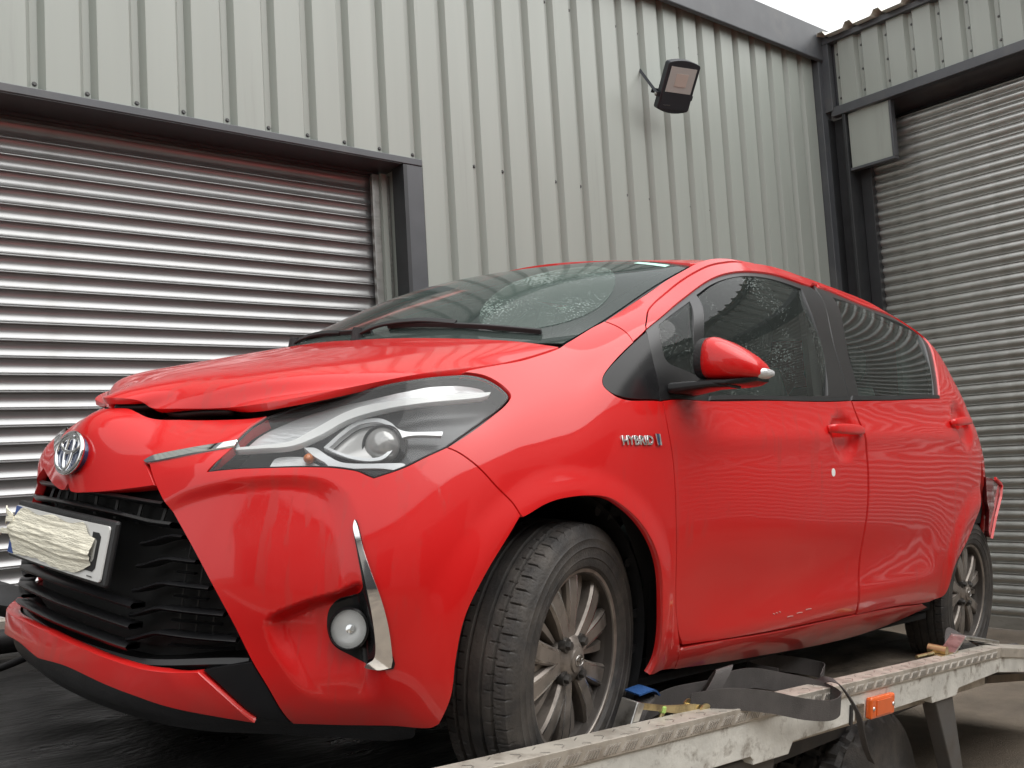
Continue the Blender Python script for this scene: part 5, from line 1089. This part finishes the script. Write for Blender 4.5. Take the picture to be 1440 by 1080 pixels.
# --- door handles
for key, hc, dd in (('handle_bar_f', HF, fd), ('handle_bar_r', HR, rd)):
    L = pts(key); a0, a1 = (L[0][0] - .0, L[-1][0] + .0) if key[-1] == 'f' else (L[0][0], L[0][0] + .245)
    aa = np.linspace(a0, a1, 16); t = np.linspace(0, 1, 16); vv = np.interp(aa, [L[0][0], L[-1][0]], [L[0][1], L[-1][1]]) if key[-1] == 'f' else L[0][1] + (aa - a0) * .03
    of = .004 + .016 * np.sin(np.clip(t, 0, 1) * math.pi) ** .4
    C_ = np.array([shell_pt([[a_, v_]], 0, False)[0] for a_, v_ in zip(aa, vv)]); Nn = SH.normal(np.stack([aa, vv], 1))
    w_ = (.010 + .007 * np.sin(np.clip(t * 1.05, 0, 1) * math.pi) ** .5); d_ = .0075
    tang = np.gradient(C_, axis=0); tang /= np.linalg.norm(tang, axis=1)[:, None]; up = np.cross(tang, Nn)
    k = 14; ph = np.linspace(0, 2 * np.pi, k, endpoint=False); secs = []
    for i in range(16):
        cx = np.sign(np.cos(ph)) * abs(np.cos(ph)) ** .7; sx_ = np.sign(np.sin(ph)) * abs(np.sin(ph)) ** .8
        secs.append(C_[i] + Nn[i] * (of[i] + d_ * sx_)[:, None] + up[i] * (w_[i] * cx)[:, None])
    for s, par in ((1, dd[0]), (-1, dd[1])):
        m = MB(); loft(m, [x * [1, s, 1] for x in secs]); m.build('door_handle', PA, par, smooth=True)
# --- badge lettering on the wing
b0, b1 = [shell_pt([OUT['badge'][i][:2]], .0005, True)[0] for i in (0, 1)]
ux_ = Vector(b1 - b0).normalized(); nb = Vector(SH.normal(np.array([OUT['badge'][0][:2]]))[0]); vz_ = nb.cross(ux_); vz_ = vz_ if vz_.z > 0 else -vz_; nb = ux_.cross(vz_)
def text(body, size, ext, m_, mtx, parent, name, off=.0, sx=1.0, shear=0):
    c = bpy.data.curves.new(name, 'FONT'); c.body = body; c.size = size; c.extrude = ext; c.offset = off; c.shear = shear; c.bevel_depth = ext * .25; c.bevel_resolution = 1; c.space_character = 1.0
    t_ = bpy.data.objects.new(name, c); c.materials.append(m_); COL.objects.link(t_); me = bpy.data.meshes.new_from_object(t_.evaluated_get(bpy.context.evaluated_depsgraph_get())); bpy.data.objects.remove(t_); o = bpy.data.objects.new(name, me); link(o, parent); o.matrix_local = mtx @ Matrix.Diagonal((sx, 1, 1, 1)); return o
bm_ = Matrix(((ux_.x, vz_.x, nb.x, 0), (ux_.y, vz_.y, nb.y, 0), (ux_.z, vz_.z, nb.z, 0), (0, 0, 0, 1)))
wb = shell_pt([OUT['badge'][0][:2]], .002, True)[0] - np.array(vz_) * .011 + np.array(ux_) * .001
hy = text('HYBRID', .0300, .0016, M['chrome'], Matrix.Translation(Vector(wb)) @ bm_, CAR, 'badge_lettering', off=.0004, sx=1.10)
for i, (dx, mm) in enumerate(((.124, M['chrome']), (.131, M['badge_blue']), (.138, M['chrome']))):
    m = MB(); o3 = wb + np.array(ux_) * dx; u_, v_, n3 = np.array(ux_), np.array(vz_), np.array(nb)
    m.prism([o3 + u_ * (.004 if i == 0 else 0) - v_ * .002, o3 + u_ * .006 - v_ * .002, o3 + u_ * .004 + v_ * .025, o3 - u_ * .001 + v_ * .026], n3 * .003); m.build('badge_flash', mm, CAR)
M['scuff'] = mat('pale_scuff', (.50, .24, .22), .7)
for q0, q1 in ((0, 1), (1, 2)):
    s0, s1 = np.array(OUT['scratches'][q0][:2]), np.array(OUT['scratches'][q1][:2])
    for kk_ in range(3):
        f0 = .1 + .25 * kk_; pa_, pb_ = (shell_pt([s0 + (s1 - s0) * f_ + [0, .006 * kk_]], .0006, True)[0] for f_ in (f0, f0 + .16)); m = MB(); m.ribbon(np.array([pa_, (pa_ + pb_) / 2 + [0, -.0004, .001], pb_]), np.array([0, .0006, .0022]), .0006); m.build('scuff_mark', M['scuff'], fd[0])
st = shell_pt([OUT['sticker'][0][:2]], .0008, True)[0]; sn_ = SH.normal(np.array([OUT['sticker'][0][:2]]))[0]
m = MB(); m.lathe([(0, 0), (.0125, 0), (.0125, -.001)], 20, 'y', mtx=Matrix.Translation(Vector(st)) @ Vector(sn_).to_track_quat('Y', 'Z').to_matrix().to_4x4()); so = m.build('round_sticker', M['sticker'], None); so.matrix_world = CARM
tag(so, 'small round white sticker on the front door below its handle', 'sticker')
# --- rear bumper corner torn loose
m = MB(); c_ = [np.array(p) for p in [(2.574, -.835, .725), (2.66, -.842, .715), (2.80, -.825, .69), (2.775, -.83, .645), (2.70, -.835, .563), (2.635, -.84, .472), (2.605, -.842, .50), (2.615, -.84, .585), (2.585, -.84, .62)]]
m.prism(c_, (.012, .02, .0)); m.build('bumper_remnant', M['red_lens'], CAR, bevel=.003)
m = MB(); m.ribbon(np.array([c_[2], c_[3], c_[4], c_[5]]) + [.006, -.004, 0], np.array([.012, .004, .004]), .01); m.ribbon(np.array([c_[1], c_[2]]) + [0, -.004, .004], np.array([.004, .004, .012]), .01); m.build('bumper_edge', PA, CAR)
m = MB(); m.prism([(2.46, -.80, .53), (2.58, -.81, .70), (2.62, -.81, .60), (2.60, -.81, .53)], (0, .05, 0)); m.box((2.5, -.74, .25), (2.75, .74, .5)); m.build('rear_bracket', M['chassis'], CAR)
# --- cabin
def seat(x, y, nm):
    e = empty(nm); e.parent = CAR
    m = MB(); loft(m, [msec(0, x - .02, x + .48, .44, .58, p=4) + [0, y - .24, 0], msec(0, x - .04, x + .50, .42, .60, p=4) + [0, y, 0], msec(0, x - .02, x + .48, .44, .58, p=4) + [0, y + .24, 0]]); m.build('cushion', M['seat'], e, smooth=True)
    def bs_(z, w, d, xo, k=20):
        t = np.linspace(0, 2 * np.pi, k, endpoint=False); return np.stack([x + xo + d * np.sign(np.cos(t)) * abs(np.cos(t)) ** .6, y + w * np.sign(np.sin(t)) * abs(np.sin(t)) ** .6, np.full_like(t, z)], 1)
    m = MB(); loft(m, [bs_(.56, .22, .06, .46), bs_(.75, .25, .07, .52), bs_(.95, .23, .06, .59), bs_(1.06, .17, .04, .63)]); m.build('backrest', M['seat'], e, smooth=True)
    m = MB(); loft(m, [bs_(1.09, .11, .03, .63), bs_(1.12, .13, .045, .64), bs_(1.2, .125, .045, .655), bs_(1.24, .09, .03, .66)]); m.build('headrest', M['seat'], e, smooth=True)
seat(.72, -.36, 'front_seat'); seat(.72, .36, 'front_seat'); seat(1.55, -.34, 'rear_seat'); seat(1.55, .34, 'rear_seat')
m = MB(); m.prism([(.02, -.70, .90), (.18, -.70, .965), (.42, -.70, .93), (.50, -.70, .86), (.48, -.70, .66), (.2, -.70, .5)], (0, 1.40, 0)); m.build('dashboard', M['interior'], CAR, bevel=.02)
m = MB(); t = np.linspace(0, 2 * np.pi, 40); p = np.stack([0 * t, .18 * np.cos(t), .18 * np.sin(t)], 1) @ np.array(Matrix.Rotation(math.radians(25), 3, 'Y')).T + [.58, .36, .88]; m.tube(p, .016, 8, cap=False); m.tube([(.44, .36, .80), (.57, .36, .875)], .05, 10); m.build('steering_wheel', M['interior'], CAR, smooth=True)
for s in (1, -1):
    m = MB(); m.prism([(1.30, s * .70, .9), (1.42, s * .70, .9), (1.44, s * .60, 1.34), (1.36, s * .60, 1.34)], (0, -.02 * s, 0)); m.build('pillar_trim', M['headlining'], CAR)
    m = MB(); m.prism([(2.10, s * .68, .95), (2.6, s * .66, .95), (2.6, s * .52, 1.34), (2.36, s * .54, 1.34)], (0, -.02 * s, 0)); m.build('rear_pillar_trim', M['seat'], CAR)
    m = MB(); m.box((.32, s * .70, .2), (2.2, s * .76, .88)); m.build('door_card', M['interior'], CAR)

# --- wheels
def rim_parts():
    out = {}
    m = MB(); m.lathe([(.186, .06), (.188, .0), (.192, -.004), (.1975, -.006), (.2005, -.002), (.201, .004), (.196, .008), (.190, .012), (.184, .03), (.178, .07), (.170, .15)], 72, 'y'); out['barrel'] = m.mesh('rim_barrel', M['rim_in'], angle=30)
    m = MB(); m.lathe([(.1895, -.001), (.192, -.005), (.1985, -.0065), (.2025, -.002), (.203, .004), (.199, .008)], 72, 'y'); out['lip'] = m.mesh('rim_lip', M['rim'], angle=40)
    m = MB()
    def spoke(ang, w0, w1, r0, r1, bow, lean=0):
        secs = []
        for r in np.linspace(r0, r1, 9):
            f = (r - r0) / (r1 - r0); a = ang + lean * (1 - f); w = w0 + (w1 - w0) * f; y = .010 - .016 * math.sin(f * 2.4) * bow + (.010 * f ** 4)
            c = np.array([r * math.cos(a), y, r * math.sin(a)]); tn = np.array([-math.sin(a), 0, math.cos(a)])
            dd_ = .0 if w0 > .02 else .014
            secs.append([c + [0, dd_, 0] + k_ for k_ in (-tn * w / 2 + [0, .034, 0], -tn * w / 2 + [0, .006, 0], -tn * w * .40 + [0, .0, 0], -tn * w * .30 + [0, .0, 0], tn * w * .30 + [0, .0, 0], tn * w * .40 + [0, .0, 0], tn * w / 2 + [0, .006, 0], tn * w / 2 + [0, .034, 0])])
        f0 = len(m.f); loft(m, secs)
        if w0 > .02:
            for q in range(8 * 8):
                if q % 8 in (2, 4) and 8 < q: m.m[f0 + q] = 1
    for i in range(5):
        a = i * 2 * math.pi / 5 + math.radians(108)
        for sg in (-1, 1):
            spoke(a + sg * math.radians(15.5), .034, .054, .046, .197, .30, -sg * math.radians(5))
        spoke(a, .010, .022, .085, .193, .2, 0)
        spoke(a + math.radians(36), .010, .026, .07, .193, .2, 0)
    out['spokes'] = m.mesh('spokes', [M['rim'], M['rim_bright']], angle=25)
    m = MB(); m.lathe([(0, -.004), (.030, -.003), (.036, .0), (.052, .010), (.060, .03), (.06, .06)], 40, 'y'); out['hub'] = m.mesh('hub', M['rim'], angle=40)
    m = MB(); m.lathe([(0, -.010), (.022, -.0095), (.0275, -.007), (.029, -.002)], 32, 'y'); out['cap'] = m.mesh('centre_cap', M['rim'], angle=40)
    m = MB()
    for ar in ((.018, .0125, 0), (.0055, .0115, 0), (.0125, .0052, .0045)):
        m.tube(el_ring(ar[0], ar[1], 0, ar[2], -.0105, 30), .0013, 6, cap=False)
    out['mark'] = m.mesh('cap_emblem', M['rim_bright'], smooth=True)
    m = MB(); m.lathe([(0, -.006), (.009, -.006), (.0105, .0), (.0105, .02)], 6, 'y'); m.lathe([(.0105, .004), (.016, .004), (.016, .02)], 14, 'y'); out['nut'] = m.mesh('wheel_nut', M['zinc_dull'], angle=40)
    m = MB(); m.lathe([(.05, .05), (.125, .05), (.125, .065), (.05, .065)], 40, 'y'); out['disc'] = m.mesh('brake_disc', M['mud'], angle=40)
    m = MB(); m.lathe([(.0, .11), (.18, .11)], 30, 'y'); out['back'] = m.mesh('brake_backplate', M['dark_void'])
    return out
M['zinc_dull'] = mat('dull_wheel_nut', (.10, .095, .09), .4, .7)
RP = rim_parts()
def tyre_mesh(r_out, squash=None, bulge=.012, hub=.283):
    # profile across the tyre, outer wall (y<0) to inner; tread grooves and blocks are cut into it
    prof = [(.197, -.066), (.199, -.076), (.205, -.083), (.214, -.0855), (.222, -.086), (.2245, -.0882), (.228, -.0868), (.245, -.0885), (.2475, -.0905), (.251, -.0888), (.262, -.0875), (.2655, -.0888), (.268, -.0866), (.274, -.085), (.283, -.081), (.2895, -.0755)]
    tread = np.linspace(-.072, .072, 49)
    pr = list(prof) + [(r_out - .004 * (abs(t) / .072) ** 3, t) for t in tread] + [(r, -y) for r, y in prof[::-1]]
    k = 720; n = len(pr); A = np.linspace(0, 2 * np.pi, k, endpoint=False); V = np.zeros((n, k, 3))
    j = np.arange(k)
    for i, (r, y) in enumerate(pr):
        rr = np.full(k, r); ri = i - len(prof)
        if 0 <= ri < 49:
            for gy in (-.044, -.016, .016, .044):
                if abs(y - gy) < .0036: rr -= .0065
            if abs(y) > .048:                        # shoulder blocks with lateral slots and fine sipes
                rr -= np.where(j % 12 == 0, .0055, 0)
                if .053 < abs(y) < .064: rr -= np.where(np.isin(j % 12, (4, 8)), .0010, 0)
            elif abs(y) > .020:
                rr -= np.where((j + 5) % 12 == 0, .003, 0) * (abs(abs(y) - .044) < .016)
        elif ri in (-1, 49): rr -= np.where(j % 12 == 0, .002, 0)
        V[i, :, 0] = rr * np.cos(A); V[i, :, 1] = y; V[i, :, 2] = rr * np.sin(A)
    V = V.reshape(-1, 3)
    if squash:
        low = V[:, 2] < 0; zf = -squash; r = np.hypot(V[:, 0], V[:, 2])
        pen = np.maximum(0, zf - V[:, 2]); close = np.clip((-V[:, 2] - .10) / .16, 0, 1) * (abs(V[:, 0]) < .30)
        side = ss(.21, .255, r) * (1 - ss(.285, .30, r) * .4)
        V[:, 1] += np.sign(V[:, 1]) * bulge * np.clip(close, 0, 1) ** 1.5 * side * ss(.02, .07, abs(V[:, 1])) * np.exp(-(V[:, 0] / .17) ** 2)
        # keep the bead on the rim, press the crown flat
        f = np.clip((r - .200) / .09, 0, 1); lim = zf + (1 - f) * .02
        V[:, 2] = np.where(V[:, 2] < zf, zf + (V[:, 2] - zf) * .0 - .0, V[:, 2])
        V[:, 2] = np.where((V[:, 2] < zf + .03) & (r < .205), V[:, 2], V[:, 2])
    F = [(i * k + jj, i * k + (jj + 1) % k, (i + 1) * k + (jj + 1) % k, (i + 1) * k + jj) for i in range(n - 1) for jj in range(k)]
    m = MB(); m.add(V, F); return m.mesh('tyre', M['tyre'], angle=28)
T_front = tyre_mesh(.300, .281, .010, .283); T_rear = tyre_mesh(.300, .243, .022, .245); 
def wheel(x, y, z, steer, side, me, spin):
    e = empty('wheel'); e.parent = CAR
    e.matrix_local = Matrix.Translation((x, y, z)) @ Matrix.Rotation(steer + (0 if side > 0 else math.pi), 4, 'Z')
    inst('tyre', me, e)
    r = inst('rim', RP['barrel'], e, mtx=Matrix.Translation((0, -.070, 0)) @ Matrix.Rotation(spin, 4, 'Y'))
    for nm, ky in (('rim_lip', 'lip'), ('spokes', 'spokes'), ('hub', 'hub'), ('centre_cap', 'cap'), ('cap_emblem', 'mark'), ('brake_disc', 'disc'), ('brake_backplate', 'back')): inst(nm, RP[ky], r)
    for i in range(4):
        a = math.radians(45 + 90 * i) - spin; inst('wheel_nut', RP['nut'], r, (.05 * math.cos(a), -.002, .05 * math.sin(a)))
ST_ = math.radians(12.3)
wheel(-.012, -.728, .279, ST_, 1, T_front, 0); wheel(2.51, -.725, .245, 0, 1, T_rear, math.radians(3))
wheel(0, .735, .283, ST_, -1, T_front, .4); wheel(2.51, .735, .245, 0, -1, T_rear, 1.0)
